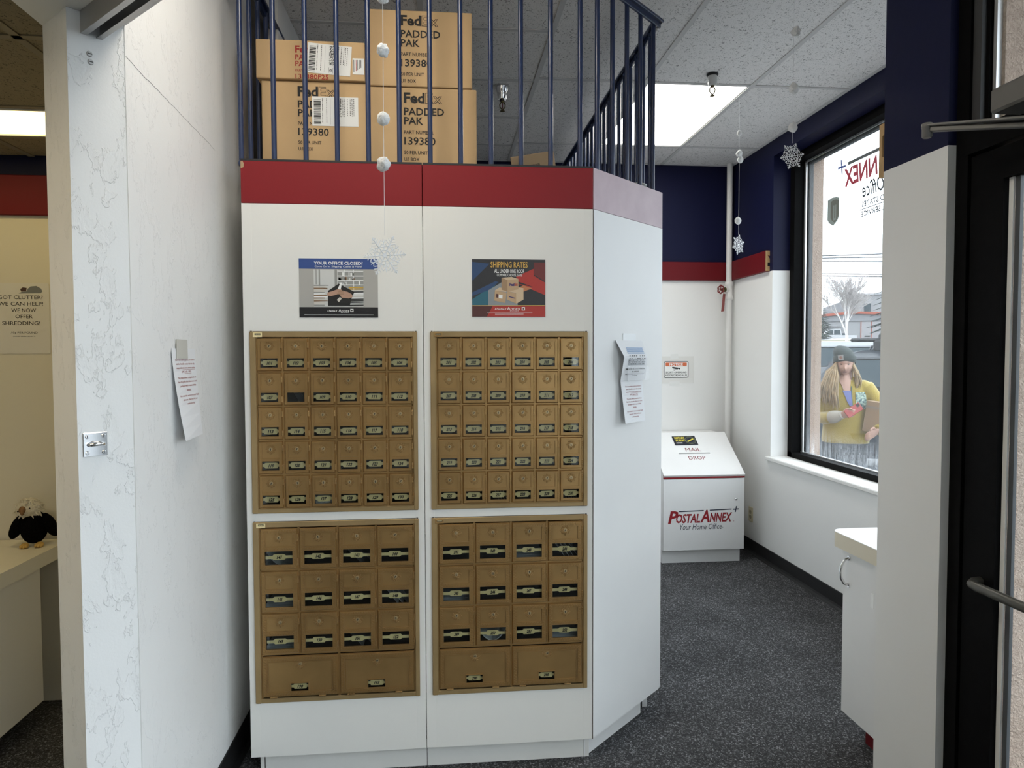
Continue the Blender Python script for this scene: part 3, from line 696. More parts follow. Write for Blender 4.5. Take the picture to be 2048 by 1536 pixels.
def put_door(unit, me, x, z, w, h, win, num, big, rz, locks, ros, hinges, plate_on=True, style='s'):
    """a door with its window pane, number plate, rosette, lock and hinges"""
    B = Matrix.Translation((x, UY, z)); d = inst('door', me, B, unit)
    wx0, wx1, wz0, wz1 = win; cx, cz = (wx0+wx1)/2, (wz0+wz1)/2
    kp = ('pane', round(wx1-wx0, 4), round(wz1-wz0, 4))
    if kp not in PLATE_M: PLATE_M[kp] = MB().box(-(wx1-wx0)/2, (wx1-wx0)/2, 0, .0008, -(wz1-wz0)/2, (wz1-wz0)/2).mesh('pane', M_glass_box)
    inst('pane', PLATE_M[kp], B @ Matrix.Translation((cx, -.0005, cz)), d)
    if plate_on: inst('number_plate', plate(num, wx1-wx0, wz1-wz0, style), B @ Matrix.Translation((cx, .0035, cz)) @ Matrix.Rotation(R(random.uniform(-1.2, 1.2)), 4, 'Y'), d)
    inst('rosette', ros, B @ Matrix.Translation((w/2, 0, rz)), d)
    inst('lock', random.choice(locks), B @ Matrix.Translation((w/2, 0, rz)), d)
    for hx, hz, hm in hinges: inst('hinge', hm, B @ Matrix.Translation((hx, 0, hz)), d)
UY = PY-.0045
def unit(k, first, large, label):
    x0, x1, z0, z1 = UNITS[k]; g = 'brass-tone mailbox banks'
    u = empty('mailbox_unit', ((x0+x1)/2, PY, z0)); tag(u, label, 'mailboxes', g)
    l_, r_, t_, b_ = .0205, .0165, .0200, .0165
    ax0, ax1, az0, az1 = x0+l_, x1-r_, z0+b_, z1-t_
    # cells: columns, rows (z from the top)
    if not large: cols, rows, hs = 6, 5, [(az1-az0)/5]*5
    else: hp = .1535; cols, rows, hs = 4, 3, [(az1-az0-hp)/3]*3
    pw = (ax1-ax0)/cols
    f = MB(); FY0, FY1 = PY-.0085, PY+.02
    for q in ((x0, ax0-.001, z0, z1), (ax1+.001, x1, z0, z1)): f.cbox(q[0], q[1], FY0, FY1, q[2], q[3], .0022)
    for q in ((az1+.0005, z1), (z0, az0-.0005)): f.cbox(ax0-.004, ax1+.004, FY0+.002, FY1, q[0], q[1], .002)
    f.build('frame', M_goldframe, u)
    # divider bars between the doors
    zc = [az1]
    for hh in hs: zc.append(zc[-1]-hh)
    b = MB()
    for i in range(1, cols): b.box(ax0+i*pw-.0034, ax0+i*pw+.0034, PY-.0035, PY+.012, zc[-1], az1)
    for z in zc[1:]: b.box(ax0, ax1, PY-.003, PY+.012, z-.003, z+.003)
    if large: b.box((ax0+ax1)/2-.0036, (ax0+ax1)/2+.0036, PY-.0035, PY+.012, az0, zc[-1])
    b.box(ax0-.0015, ax0+.0035, PY-.003, PY+.012, az0, az1); b.box(ax1-.0035, ax1+.0015, PY-.003, PY+.012, az0, az1)
    b.build('divider_grid', M_gold, u)
    # sheet-metal pigeonholes behind
    c = MB(); D = PY+.38
    for i in range(cols+1): c.box(ax0+i*pw-.0008, ax0+i*pw+.0008, PY+.012, D, zc[-1] if 0 < i < cols else az0, az1)
    for z in zc+[az0]: c.box(ax0, ax1, PY+.012, D, z-.0008, z+.0008)
    c.box(ax0, ax1, D, D+.002, az0, az1); c.build('pigeonholes', M_galv, u)
    g2 = .0042
    n = 0
    dw, dh = pw-2*g2*.62, hs[0]-2*g2*.55
    if not large:
        win = (dw*.135, dw*.845, dh*.105, dh*.395)
        me = door_mesh(dw, dh, *win, dh*.475, .0078, rope_band, .0037)
    else:
        win = (dw*.125, dw*.865, dh*.115, dh*.455)
        me = door_mesh(dw, dh, *win, dh*.545, .0125, key_band, .0088)
    for r in range(rows):
        for i in range(cols):
            num = str(first+n); n += 1
            x = ax0+i*pw+g2*.62; z = zc[r+1]+g2*.55
            hh = (H_L, .024) if large else (H_S, .020)
            put_door(u, me, x, z, dw, dh, win, num, large, dh*(.755 if not large else .775), LOCKS, ROS_L if large else ROS,
                     [(dw-.0005, dh*.70, hh[0]), (dw-.0005, dh*.10, hh[0])], plate_on=(num != '108'), style='l' if large else 's')
    if large:
        pw2 = (ax1-ax0)/2; dw2, dh2 = pw2-.0052, hp-.010
        win = (dw2*.375, dw2*.605, .018, .018+.030)
        me = door_mesh(dw2, dh2, *win, dh2*.5, .0135, key_band, .0095, True)
        for i, num in enumerate((str(first+49), str(first+54))):
            put_door(u, me, ax0+i*pw2+.0026, az0+.004, dw2, dh2, win, num, True, dh2*.80, [LOCK_P], ROS_L,
                     [(dw2*.10, .0, H_P), (dw2*.74, .0, H_P)])
    # maker's plate, print too small to read
    p = MB(); PF_ = frame((x0+.012, PY-.0088, z1-.019), (0, -1, 0))
    p.cbox(0, .030, 0, .0155, 0, .0009, .0004, 0, PF_); p.rect(.006, .025, .0065, .0125, .0011, 1, PF_)
    for q in range(5): p.rect(.0075+q*.0034, .0098+q*.0034, .0083, .0108, .0013, 2, PF_)
    p.build('maker_plate', [M_plate if k in (0, 2) else M_gold, M_ink, M_plate], u)
    # black foam packing showing above the frame
    s = MB(); s.box(x0+.002, x0+.008, PY-.006, PY+.001, z1, z1+.0022); s.box(x1-.008, x1-.002, PY-.006, PY+.001, z1, z1+.0022); s.box(x0+.01, x1-.01, PY-.002, PY+.001, z1, z1+.0012)
    s.build('packing_strip', M_black, u)
    return ax0, pw, zc, win
INFO = [unit(0, 101, False, 'brass bank of thirty small mailboxes, 101 to 130, upper left'),
        unit(1, 201, False, 'brass bank of thirty small mailboxes, 201 to 230, upper right'),
        unit(2, 141, True, 'brass bank of large mailboxes 141 to 152 with two parcel doors, lower left'),
        unit(3, 241, True, 'brass bank of large mailboxes 241 to 252 with two parcel doors, lower right')]

# ---- letters seen through the little windows
M_env = mat('white_envelope', (.62, .66, .72), .7); M_env2 = mat('grey_envelope', (.30, .31, .33), .7)
def sheet(mb, pts, x0, x1, th=.0006, mi=0, skew=0.):
    """a bent sheet: path of (y, z) swept from x0 to x1"""
    v = []
    for y, z in pts: v += [(x0, y, z), (x1, y+skew, z)]
    k = len(v); v += [(a, b+th, c+th) for a, b, c in v]
    f = []
    for i in range(len(pts)-1):
        a = 2*i; f += [(a, a+1, a+3, a+2), (k+a, k+a+2, k+a+3, k+a+1), (a, a+2, k+a+2, k+a), (a+1, k+a+1, k+a+3, a+3)]
    e = 2*(len(pts)-1); f += [(0, k, k+1, 1), (e, e+1, k+e+1, k+e)]
    mb.add(v, f, mi)
def fan(mb, x0, x1, z0, n, lean, h, mi=0, y=2.52):
    """letters standing on edge, leaning sideways"""
    for i in range(n):
        a = x0+(x1-x0)*i/max(1, n-1); yy = y+.004*i
        q = [(a, yy, z0), (a+.0012, yy, z0), (a+.0012+lean, yy, z0+h), (a+lean, yy, z0+h)]
        mb.add(q+[(p[0], p[1]+.2, p[2]) for p in q], [(0, 1, 2, 3), (7, 6, 5, 4), (0, 4, 5, 1), (1, 5, 6, 2), (2, 6, 7, 3), (3, 7, 4, 0)], mi)
def cell(k, i, r):
    ax0, pw, zc, win = INFO[k]; return ax0+i*pw+.004, ax0+(i+1)*pw-.004, zc[r+1]+.003, zc[r]-.003
def letters(k, i, r, kind, num):
    x0, x1, z0, z1 = cell(k, i, r); b = MB(); w = x1-x0
    if kind == 'flat':
        for j in range(4): sheet(b, [(2.515+.004*j, z0+.002+.007*j), (2.58, z0+.004+.006*j), (2.72, z0+.003+.006*j)], x0+.002+.003*j, x1-.002-.002*j)
    elif kind == 'curl':
        sheet(b, [(2.52, z0+.002), (2.521, z0+.004), (2.56, z0+.006), (2.7, z0+.05)], x0+.002, x1-.002)
        path = [(x0+.012+.000*t, z0+.09-.09*math.sin(t*1.57)) for t in [q/6 for q in range(7)]]
        pts = [(x0+.010+w*.55*(1-math.cos(q/6*1.57)), z0+.085*(1-math.sin(q/6*1.57))+.004) for q in range(7)]
        v = [(x, 2.516, z) for x, z in pts]+[(x, 2.70, z) for x, z in pts]+[(x+.001, 2.516, z+.001) for x, z in pts]+[(x+.001, 2.70, z+.001) for x, z in pts]
        b.add(v, [(q, q+1, 7+q+1, 7+q) for q in range(6)]+[(14+q, 21+q, 21+q+1, 14+q+1) for q in range(6)]+[(q, 14+q, 14+q+1, q+1) for q in range(6)])
    elif kind == 'bowl':
        pts = [(x0+.004+w*.92*q/8, z0+.055*(2*q/8-1)**2+.004) for q in range(9)]
        v = [(x, 2.516, z) for x, z in pts]+[(x, 2.66, z+.02) for x, z in pts]+[(x, 2.516, z+.004) for x, z in pts]+[(x, 2.66, z+.024) for x, z in pts]
        b.add(v, [(q, q+1, 9+q+1, 9+q) for q in range(8)]+[(18+q, 27+q, 27+q+1, 18+q+1) for q in range(8)]+[(q, 18+q, 18+q+1, q+1) for q in range(8)])
    elif kind == 'fan': fan(b, x0+.004, x0+w*.45, z0+.002, 5, w*.45, .065)
    elif kind == 'fan_back': fan(b, x0+w*.55, x1-.006, z0+.002, 4, -w*.38, .065)
    elif kind == 'upright': fan(b, x0+.008, x1-.010, z0+.002, 7, .004, .065)
    elif kind == 'lean': fan(b, x0+w*.62, x1-.008, z0+.002, 2, -w*.45, .060)
    elif kind == 'roll':
        b.cyl((x0+.004, 2.530, z0+.034), (x1-.004, 2.530, z0+.034), .009, n=12); sheet(b, [(2.514, z0+.003), (2.517, z0+.018), (2.53, z0+.020), (2.62, z0+.016)], x0+.008, x1-.004, .004)
        TF = frame((x0+.013, 2.5136, z0+.006), (0, -1, 0))
        for q, (a, c, e, g_) in enumerate(((0, .008, .006, .0066), (.002, .012, .003, .0036), (.012, .020, .0075, .0082), (.016, .028, .0045, .0051))): b.rect(a, c, e, g_, 0, 1, TF)
    tag(b.build('letter_bundle', [M_env2 if kind in ('lean', 'upright') else M_env, M_ink]), num, 'letters', 'mail inside the boxes')
for a in ((0, 1, 1, 'lean', 'pair of grey letters leaning in small mailbox 108, the one without a plate'), (0, 2, 4, 'roll', 'rolled white mail with handwriting behind the window of mailbox 127'), (0, 0, 0, 'lean', 'leaning grey letters in the top left small mailbox'),
          (1, 5, 0, 'upright', 'upright letters in the top right corner mailbox of the upper right bank'), (1, 5, 1, 'upright', 'upright letters second from the top in the rightmost small mailbox column'), (1, 5, 2, 'upright', 'upright letters in the middle of the rightmost small mailbox column'),
          (1, 5, 3, 'upright', 'upright letters second from the bottom in the rightmost small mailbox column'), (1, 5, 4, 'upright', 'upright letters in the bottom right corner mailbox of the upper right bank'), (1, 2, 4, 'fan_back', 'thin letters leaning left in the smudged small mailbox on the bottom row'),
          (2, 0, 0, 'curl', 'curled white sheet in the first large mailbox, top left of the lower left bank'), (2, 2, 0, 'lean', 'leaning grey letters in the third large mailbox, top row, lower left bank'), (2, 0, 1, 'flat', 'flat white envelopes in the middle left large mailbox of the lower left bank'),
          (2, 3, 1, 'fan_back', 'bright fan of letters at the right of the middle row, lower left bank'), (2, 2, 2, 'lean', 'leaning grey letters in the bottom row, lower left bank, third mailbox'), (2, 0, 2, 'flat', 'flat white envelopes above the left parcel door of the lower left bank'),
          (3, 2, 0, 'flat', 'flat white envelopes in the third large mailbox, top row, lower right bank'), (3, 3, 0, 'fan_back', 'fan of many letters in the top right large mailbox of the lower right bank'), (3, 0, 1, 'flat', 'flat white envelopes at the left of the middle row, lower right bank'),
          (3, 1, 2, 'bowl', 'bowed white magazine in a bottom row large mailbox, lower right bank'), (3, 3, 2, 'flat', 'flat white envelopes at the right of the bottom row, lower right bank')): letters(*a)

# ================================================================== blue railing on the cabinet
rl = empty('railing', (0.1, 2.7, PZ1)); tag(rl, 'dark blue metal bar railing on top of the mailbox cabinet', 'railing')
RZ = 2.835; BZ = PZ1+.0
bar_me = MB().cyl((0, 0, .0), (0, 0, RZ-BZ-.02), .0088, n=12).cyl((0, 0, 0), (0, 0, .008), .012, .0095, 12).cyl((0, 0, RZ-BZ-.035), (0, 0, RZ-BZ-.02), .0095, .012, 12).mesh('bar', M_bluebar)
def bars(pts):
    for x, y in pts: inst('bar', bar_me, Matrix.Translation((x, y, BZ)), rl)
bars([(-.563+.1053*i, 2.525) for i in range(11)]); bars([(-.674, 2.535)])
q = [.557+.0728*i for i in range(5)]; bars([(x, x+1.995) for x in q])
bars([(.868, 2.95+.106*i) for i in range(22)]); bars([(-.674, 2.66+.125*i) for i in range(12)])
def rail(p, q_, w=.04, t=.012, z=RZ-.02):
    p = Vector((*p, z)); q_ = Vector((*q_, z)); b = MB(); bar(b, p, q_, w, t); 
    bar(b, p+Vector((0, 0, -.012)), q_+Vector((0, 0, -.012)), .012, .024); return b.build('top_rail', M_bluebar, rl)
rail((-.680, 2.525), (.545, 2.525)); rail((.535, 2.519), (.880, 2.862)); rail((.868, 2.845), (.868, YB-.01)); rail((-.674, 2.52), (-.674, 4.2))
b = MB(); b.box(-.680, .54, 2.519, 2.531, BZ-.012, BZ+.003); b.build('bottom_rail', M_bluebar, rl)
b = MB(); b.box(.862, .874, 2.9, YB-.01, BZ-.012, BZ+.003); b.build('bottom_rail', M_bluebar, rl)
b = MB(); b.box(-.680, -.668, 2.53, 4.2, BZ-.012, BZ+.003); b.build('bottom_rail', M_bluebar, rl)
b = MB(); bar(b, Vector((.54, 2.535, BZ-.005)), Vector((.868, 2.863, BZ-.005)), .012, .012); b.build('bottom_rail', M_bluebar, rl)

# ================================================================== boxes behind the railing
DK = PZ1-.004
def carton(x0, x1, y0, y1, z0, z1, label, prints, rot=0, name='cardboard_box', m=None, grp='shipping boxes on the cabinet'):
    cx, cy = (x0+x1)/2, (y0+y1)/2; Mw = rotz(R(rot), (cx, cy, z0)); t = empty(name, Mw); tag(t, label, 'box', grp)
    w, d, h = (x1-x0)/2, (y1-y0)/2, z1-z0
    MB().cbox(-w, w, -d, d, 0, h, .004, 0, Mw, 2).build('carton', m or M_card, t)
    b = MB(); b.box(-w+.001, w-.001, -.004, .004, h-.0005, h+.0008, 0, Mw); b.build('flap_seam', M_card_dull, t)
    F = Mw @ frame((-w, -d-.0002, 0), (0, -1, 0)); prints(F, 2*w, h, t)
    return t
def fedex_print(F, x, z, s, col, mats, parent, lines):
    """FedEx / PADDED / PAK / PART NUMBER ... down the face; s = height of the logo capital"""
    b = MB()
    b.text('Fed', F, h=s, w=s*1.95, mi=0, bold=.035, x=x, y=z, ax='L', ay='T')
    # outlined Ex
    ex = MB(); vs, fs, bb = glyphs('Ex', .02, 0)
    b.text('E', F, h=s, w=s*.72, mi=0, bold=.03, x=x+s*2.0, y=z, ax='L', ay='T'); b.text('E', F, h=s*.90, w=s*.64, mi=1, z=.0011, bold=-.005, x=x+s*2.05, y=z-s*.05, ax='L', ay='T')
    b.text('x', F, h=s*.72, w=s*.88, mi=0, bold=.03, x=x+s*2.72, y=z-s*.28, ax='L', ay='T'); b.text('x', F, h=s*.64, w=s*.72, mi=1, z=.0011, bold=-.012, x=x+s*2.80, y=z-s*.32, ax='L', ay='T')
    b.build('logo', [col, M_card], parent)
    for body, dy, hh, ww, bold in lines: MB().text(body, F, h=s*hh, w=s*ww, mi=0, bold=bold, x=x, y=z-s*dy, ax='L', ay='T').build('printed_line', col, parent)
LN = [('PADDED', 1.41, .70, 3.77, .02), ('PAK', 2.28, .70, 1.80, .02), ('PART NUMBER', 3.53, .33, 2.75, .012), ('139380', 4.15, .72, 2.94, .014), ('50 PER UNIT', 5.42, .33, 2.2, .012), ('U/I BOX', 6.05, .33, 1.42, .012)]
def ship_label(F, x0, z0, w, h, parent, rot=0):
    b = MB(); M = F @ Matrix.Translation((x0+w/2, z0+h/2, 0)) @ Matrix.Rotation(R(rot), 4, 'Z') @ Matrix.Translation((-w/2, -h/2, 0))
    b.cbox(0, w, 0, h, .0006, .0014, .0003, 0, M); rr = random.Random(3)
    y = h*.06
    while y < h*.9:                                   # bar code
        t = h*rr.choice((.012, .02, .035)); b.rect(w*.04, w*.19, y, y+t, .0018, 1, M); y += t+h*rr.choice((.012, .02, .03))
    for c in range(8):                                # block of woven data code
        for r in range(24):
            if rr.random() < .55: b.rect(w*(.50+.0165*c), w*(.515+.0165*c), h*(.32+.0265*r), h*(.345+.0265*r), .0018, 1, M)
    b.rect(w*.40, w*.402, h*.05, h*.95, .0018, 1, M)
    b.text('G', M @ Matrix.Translation((w*.55, h*.14, 0)) @ Matrix.Rotation(R(-90), 4, 'Z'), h=w*.06, mi=1, z=.0022, bold=.05); 
    for q in ((w*.50, w*.505), (w*.595, w*.60)): b.rect(q[0], q[1], h*.05, h*.23, .0018, 1, M)
    for c in (.22, .31, .66, .70, .76, .82, .86, .90):
        y = h*.95
        while y > h*(.35 if c > .6 else .1):
            t = h*rr.uniform(.02, .06); b.rect(w*c, w*(c+.012), y-t, y, .0018, 1, M); y -= t+h*.02
    b.build('shipping_label', [M_label, M_ink], parent)
def p_ll(F, w, h, t):
    fedex_print(F, .128, h-.018, .037, M_ink, None, t, [(a, b*.97, c, d, e) for a, b, c, d, e in LN]); ship_label(F, .178, h-.158, .165, .105, t)
def p_ul(F, w, h, t):
    fedex_print(F, .138, h-.020, .026, M_inkred, None, t, [('PADDED', 1.22, .72, 3.9, .02), ('PAK', 2.08, .72, 1.85, .02), ('PART NUMBER', 3.20, .34, 2.9, .012), ('139380F25', 3.85, .66, 4.5, .014)])
    ship_label(F, .180, .019, .155, .106, t, -4)
    b = MB(); b.cbox(.340, .382, .022, .080, .0006, .0012, .0003, 0, F)
    for i, c in enumerate((.344, .352, .357, .364, .369)): b.rect(c, c+.002, .030+.004*i, .074, .0016, 1 if i != 1 else 2, F)
    b.build('small_label', [M_label, M_ink, M_inkred], t)
def p_ur(F, w, h, t): fedex_print(F, .113, h-.018, .038, M_ink, None, t, LN)
def p_lr(F, w, h, t): fedex_print(F, .128, h-.018, .039, M_ink, None, t, LN)
carton(-.642, -.268, 2.69, 3.02, DK, 2.472, 'brown carton printed 139380 under the flat red-printed one, left stack', p_ll)
carton(-.656, -.272, 2.675, 2.98, 2.474, 2.612, 'flat brown carton with red print and a white label, top of the left stack', p_ul)
carton(-.262, .133, 2.69, 3.02, DK, 2.462, 'brown carton printed 139380 at the bottom of the right stack', p_lr)
carton(-.256, .117, 2.685, 3.0, 2.464, 2.738, 'brown padded mailer carton on top of the right stack', p_ur)
def p_usps(F, w, h, t):
    b = MB(); b.text('USPS ZOTH', F, w=.035, h=.010, x=w*.55, y=h-.048, bold=.02); b.text('USPS PRIORITY EMB', F, w=.075, h=.010, x=w*.58, y=h-.064, bold=.02); b.build('lettering', M_ink, t)
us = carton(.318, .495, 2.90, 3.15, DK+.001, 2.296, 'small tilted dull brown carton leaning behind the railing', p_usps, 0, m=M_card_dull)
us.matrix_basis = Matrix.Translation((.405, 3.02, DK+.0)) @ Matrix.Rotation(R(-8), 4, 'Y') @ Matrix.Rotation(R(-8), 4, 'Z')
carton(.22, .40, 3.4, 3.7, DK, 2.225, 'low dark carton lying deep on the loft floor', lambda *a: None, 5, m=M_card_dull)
# clear tub
tb_ = MB(); tb_.lathe([(.040, 0), (.046, .030), (.047, .046), (.050, .047), (.050, .052), (.045, .053), (.044, .048)], 24, 0, Matrix.Translation((.80, 2.935, DK)))
tag(tb_.build('plastic_tub', mat('cloudy_plastic', (.55, .55, .52), .25)), 'cloudy plastic tub behind the railing at the angled end', 'tub')
# dark post by the left wall above the cabinet
struct(MB().box(XL, XL+.05, 2.96, 3.03, PZ1, ZC).build('trim_post', mat('dark_brown_frame', (.03, .026, .022), .6)), 'dark frame post on the left wall')
struct(MB().box(XL, XL+.10, 3.05, YB, PZ1, ZC).build('wall_loft', M_wall_flat), 'white wall beside the loft')

# ================================================================== posters and notices
def colmat(name, c, rough=.45): return mat(name, c, rough)
# poster 1
pF = frame((-.4825, PY-.0006, 1.610), (0, -1, 0)); pw, ph = .264, .200
p1 = empty('poster', (-.35, PY, 1.61)); tag(p1, 'poster with blue header reading YOUR OFFICE CLOSED, over the left mailboxes', 'poster', 'posters on the cabinet')
MB().box(0, pw, 0, ph, 0, .0005, 0, pF).build('sheet', colmat('poster_grey', (.40, .385, .355)), p1)
b = MB(); mats = [colmat('poster_blue', (.035, .075, .25)), colmat('poster_black', (.012, .011, .012)), M_white_print]
b.rect(0, pw, ph*.825, ph, .0009, 0, pF); b.rect(0, pw, 0, ph*.175, .0009, 1, pF)
b.text('YOUR OFFICE CLOSED?', pF, w=pw*.62, h=.011, mi=2, z=.0013, bold=.02, x=pw*.5, y=ph*.922)
b.text('Come On In. Shipping, Copies & More!', pF, w=pw*.60, h=.008, mi=2, z=.0013, bold=.006, x=pw*.5, y=ph*.862)
b.text('A Franchise of', pF, w=pw*.125, h=.0055, mi=2, z=.0013, bold=.02, x=pw*.415, y=ph*.115, shear=.2); b.text('Annex', pF, w=pw*.14, h=.009, mi=2, z=.0013, x=pw*.565, y=ph*.12)
b.text('BRANDS', pF, w=pw*.10, h=.0025, mi=2, z=.0013, x=pw*.575, y=ph*.085)
b.rect(pw*.645, pw*.685, ph*.095, ph*.147, .0012, 2, pF); b.rect(pw*.655, pw*.673, ph*.108, ph*.135, .0014, 1, pF)
b.rect(pw*.06, pw*.94, ph*.042, ph*.048, .0012, 2, pF)
b.build('print', mats, p1)
# picture: shelves, stacks of paper, a black binder held by two hands
b = MB(); x0, x1, y0, y1 = pw*.185, pw*.815, ph*.185, ph*.815; dx, dy = x1-x0, y1-y0
mats = [colmat('pic_wall', (.60, .60, .58)), colmat('pic_grey', (.30, .30, .28)), M_ink, colmat('pic_skin', (.45, .27, .19)), colmat('pic_paper', (.62, .58, .52)), colmat('pic_yellow', (.60, .36, .04)), colmat('pic_brown', (.25, .15, .08)), M_white_print]
def Q(pts, z, mi): b.flat([(x0+dx*a, y0+dy*c) for a, c in pts], z, mi, pF)
def Rr(a, c, e, g, z, mi): Q([(a, e), (c, e), (c, g), (a, g)], z, mi)
Rr(0, 1, 0, 1, .0009, 0); Rr(.42, .47, .4, 1, .0012, 1); Rr(.04, .06, .6, 1, .0012, 1); Rr(.10, .13, .55, 1, .0012, 1); Rr(.48, 1, .45, 1, .0011, 1)
for c in (.82, .95, .70, .58): Rr(.48, 1, c, c+.02, .0013, 7)
for a in (.62, .80): Rr(a, a+.012, .45, 1, .0014, 7)
rr = random.Random(5)
for i in range(16): a = rr.uniform(.49, .95); c = rr.choice((.60, .72, .84)); Rr(a, a+rr.uniform(.02, .06), c, c+rr.uniform(.03, .09), .0014, rr.choice((2, 0, 6, 7, 1)))
for i in range(15): c = .02+i*.038; e = rr.uniform(.20, .30); Q([(0, c), (e, c+rr.uniform(-.01, .02)), (e, c+.03), (0, c+.033)], .0015, rr.choice((4, 4, 6, 1, 5 if i == 8 else 4, 7)))
for i in range(13): c = .02+i*.040; e = rr.uniform(.68, .76); Q([(e, c), (1, c+.01), (1, c+.036), (e, c+.03)], .0015, rr.choice((7, 2, 4, 2, 7, 1)) if i < 11 else 5)
Q([(.28, .42), (.50, .62), (.82, .40), (.78, .30), (.5, .50), (.30, .30)], .0017, 2); Q([(.28, .02), (.72, .02), (.78, .34), (.52, .55), (.28, .34)], .0016, 2)
Q([(.48, .48), (.53, .62), (.56, .60), (.54, .46)], .0019, 7); Q([(.46, .18), (.52, .26), (.56, .22), (.50, .12)], .0019, 4)
Q([(.26, .30), (.34, .28), (.50, .34), (.58, .40), (.56, .46), (.48, .47), (.38, .42), (.28, .38)], .0020, 3)
Q([(.78, .26), (.70, .22), (.56, .24), (.50, .36), (.48, .42), (.56, .44), (.68, .40), (.76, .34)], .0021, 3)
for i in range(4): Q([(.46+.012*i, .33+.03*i), (.60, .335+.03*i), (.60, .345+.03*i), (.46+.012*i, .342+.03*i)], .0022, 6)
b.build('picture', mats, p1)
# poster 2
pF = frame((.1045, PY-.0006, 1.6135), (0, -1, 0)); pw, ph = .257, .200
p2 = empty('poster', (.233, PY, 1.61)); tag(p2, 'dark poster reading SHIPPING RATES with three parcels, over the right mailboxes', 'poster', 'posters on the cabinet')
MB().box(0, pw, 0, ph, 0, .0005, 0, pF).build('sheet', colmat('poster_dark', (.030, .028, .030)), p2)
b = MB(); mats = [colmat('p2_teal', (.030, .13, .18)), colmat('p2_blue', (.030, .065, .15)), colmat('p2_red', (.42, .035, .025)), colmat('p2_maroon', (.16, .028, .025)), colmat('p2_orange', (.50, .19, .08)), colmat('p2_grey', (.26, .28, .29)),
                  colmat('p2_gold', (.68, .42, .09)), M_white_print, colmat('p2_box', (.50, .34, .20)), colmat('p2_boxlight', (.62, .47, .31)), colmat('p2_boxdark', (.36, .23, .13)), M_ink, colmat('p2_purple', (.05, .03, .15)), colmat('p2_brown', (.09, .028, .025))]
def Q2(pts, z, mi): b.flat([(pw*a, ph*c) for a, c in pts], z, mi, pF)
Q2([(0, .62), (.24, .92), (.0, .95)], .0008, 1); Q2([(0, .30), (.36, .62), (.22, .40), (.22, .20), (0, .20)], .0008, 0); Q2([(0, .42), (.32, .62), (.36, .60), (.22, .46), (.0, .36)], .0009, 1)
Q2([(.22, .20), (.22, .46), (.40, .60), (.62, .46), (.62, .20)], .0010, 5); Q2([(.60, .70), (.84, .84), (.84, .52), (.62, .62)], .0010, 2); Q2([(.62, .58), (1, .38), (1, .60), (.84, .72), (.84, .52)], .0009, 2)
Q2([(.70, .44), (.82, .50), (.70, .55), (.62, .50)], .0012, 4); Q2([(.84, .95), (1, .95), (1, .62), (.84, .74)], .0009, 3); Q2([(.0, .19), (1, .19), (1, 0), (0, 0)], .0010, 3); Q2([(.22, .19), (1, .19), (1, 0), (.20, 0)], .0011, 2); Q2([(.28, .19), (.20, .0), (.0, 0), (0, .19)], .0012, 13)
Q2([(.0, .188), (1, .196), (1, .206), (0, .198)], .0014, 6)
b.text('SHIPPING RATES', pF, w=pw*.505, h=.0205, mi=6, z=.0018, bold=.012, x=pw*.505, y=ph*.905)
b.text('ALL UNDER ONE ROOF', pF, w=pw*.405, h=.0135, mi=7, z=.0018, bold=.012, x=pw*.505, y=ph*.795); b.text('COMPARE. CHOOSE. SAVE!', pF, w=pw*.345, h=.0085, mi=7, z=.0018, bold=.008, x=pw*.51, y=ph*.727)
def pbox(a, c, s, h):      # printed parcel: front, side, top
    Q2([(a, c), (a+s*.36, c-.03), (a+s*.36, c-.03+h), (a, c+h)], .0016, 8); Q2([(a+s*.36, c-.03), (a+s, c+.02), (a+s, c+.02+h), (a+s*.36, c-.03+h)], .0016, 9)
    Q2([(a, c+h), (a+s*.36, c+h-.03), (a+s, c+h+.02), (a+s*.6, c+h+.05)], .0017, 9)
Q2([(.30, .28), (.45, .24), (.47, .42), (.31, .46)], .0016, 8); Q2([(.31, .46), (.47, .43), (.43, .50), (.37, .51)], .0017, 9)
Q2([(.47, .30), (.60, .23), (.60, .41), (.48, .45)], .0016, 8); Q2([(.60, .23), (.70, .30), (.70, .50), (.60, .42)], .0016, 9); Q2([(.48, .45), (.60, .415), (.70, .50), (.60, .52)], .0017, 9)
Q2([(.40, .47), (.48, .44), (.48, .66), (.40, .68)], .0019, 10); Q2([(.48, .44), (.63, .48), (.63, .66), (.48, .64)], .0019, 8); Q2([(.40, .68), (.48, .64), (.63, .66), (.54, .695)], .0020, 9)
b.text('Fed', pF, w=pw*.065, h=.011, mi=12, z=.0024, bold=.04, x=pw*.542, y=ph*.562); b.text('Ex', pF, w=pw*.045, h=.0105, mi=2, z=.0024, bold=.04, x=pw*.600, y=ph*.566)
Q2([(.325, .335), (.355, .33), (.357, .395), (.327, .40)], .0020, 13); Q2([(.36, .325), (.41, .315), (.415, .375), (.362, .39)], .0020, 7); Q2([(.50, .345), (.585, .315), (.585, .33), (.50, .36)], .0020, 12)
b.text('A Franchise of', pF, w=pw*.16, h=.0065, mi=7, z=.0018, bold=.012, x=pw*.385, y=ph*.138, shear=.2); b.text('Annex', pF, w=pw*.18, h=.0105, mi=7, z=.0018, x=pw*.565, y=ph*.145); b.text('BRANDS', pF, w=pw*.12, h=.003, mi=7, z=.0018, x=pw*.575, y=ph*.105)
Q2([(.675, .115), (.72, .115), (.72, .17), (.675, .17)], .0018, 7); Q2([(.688, .128), (.708, .128), (.708, .155), (.688, .155)], .0021, 3)
Q2([(.20, .062), (.82, .066), (.82, .073), (.20, .069)], .0018, 7); Q2([(.31, .042), (.70, .045), (.70, .052), (.31, .049)], .0018, 7)
b.build('print', mats, p2)

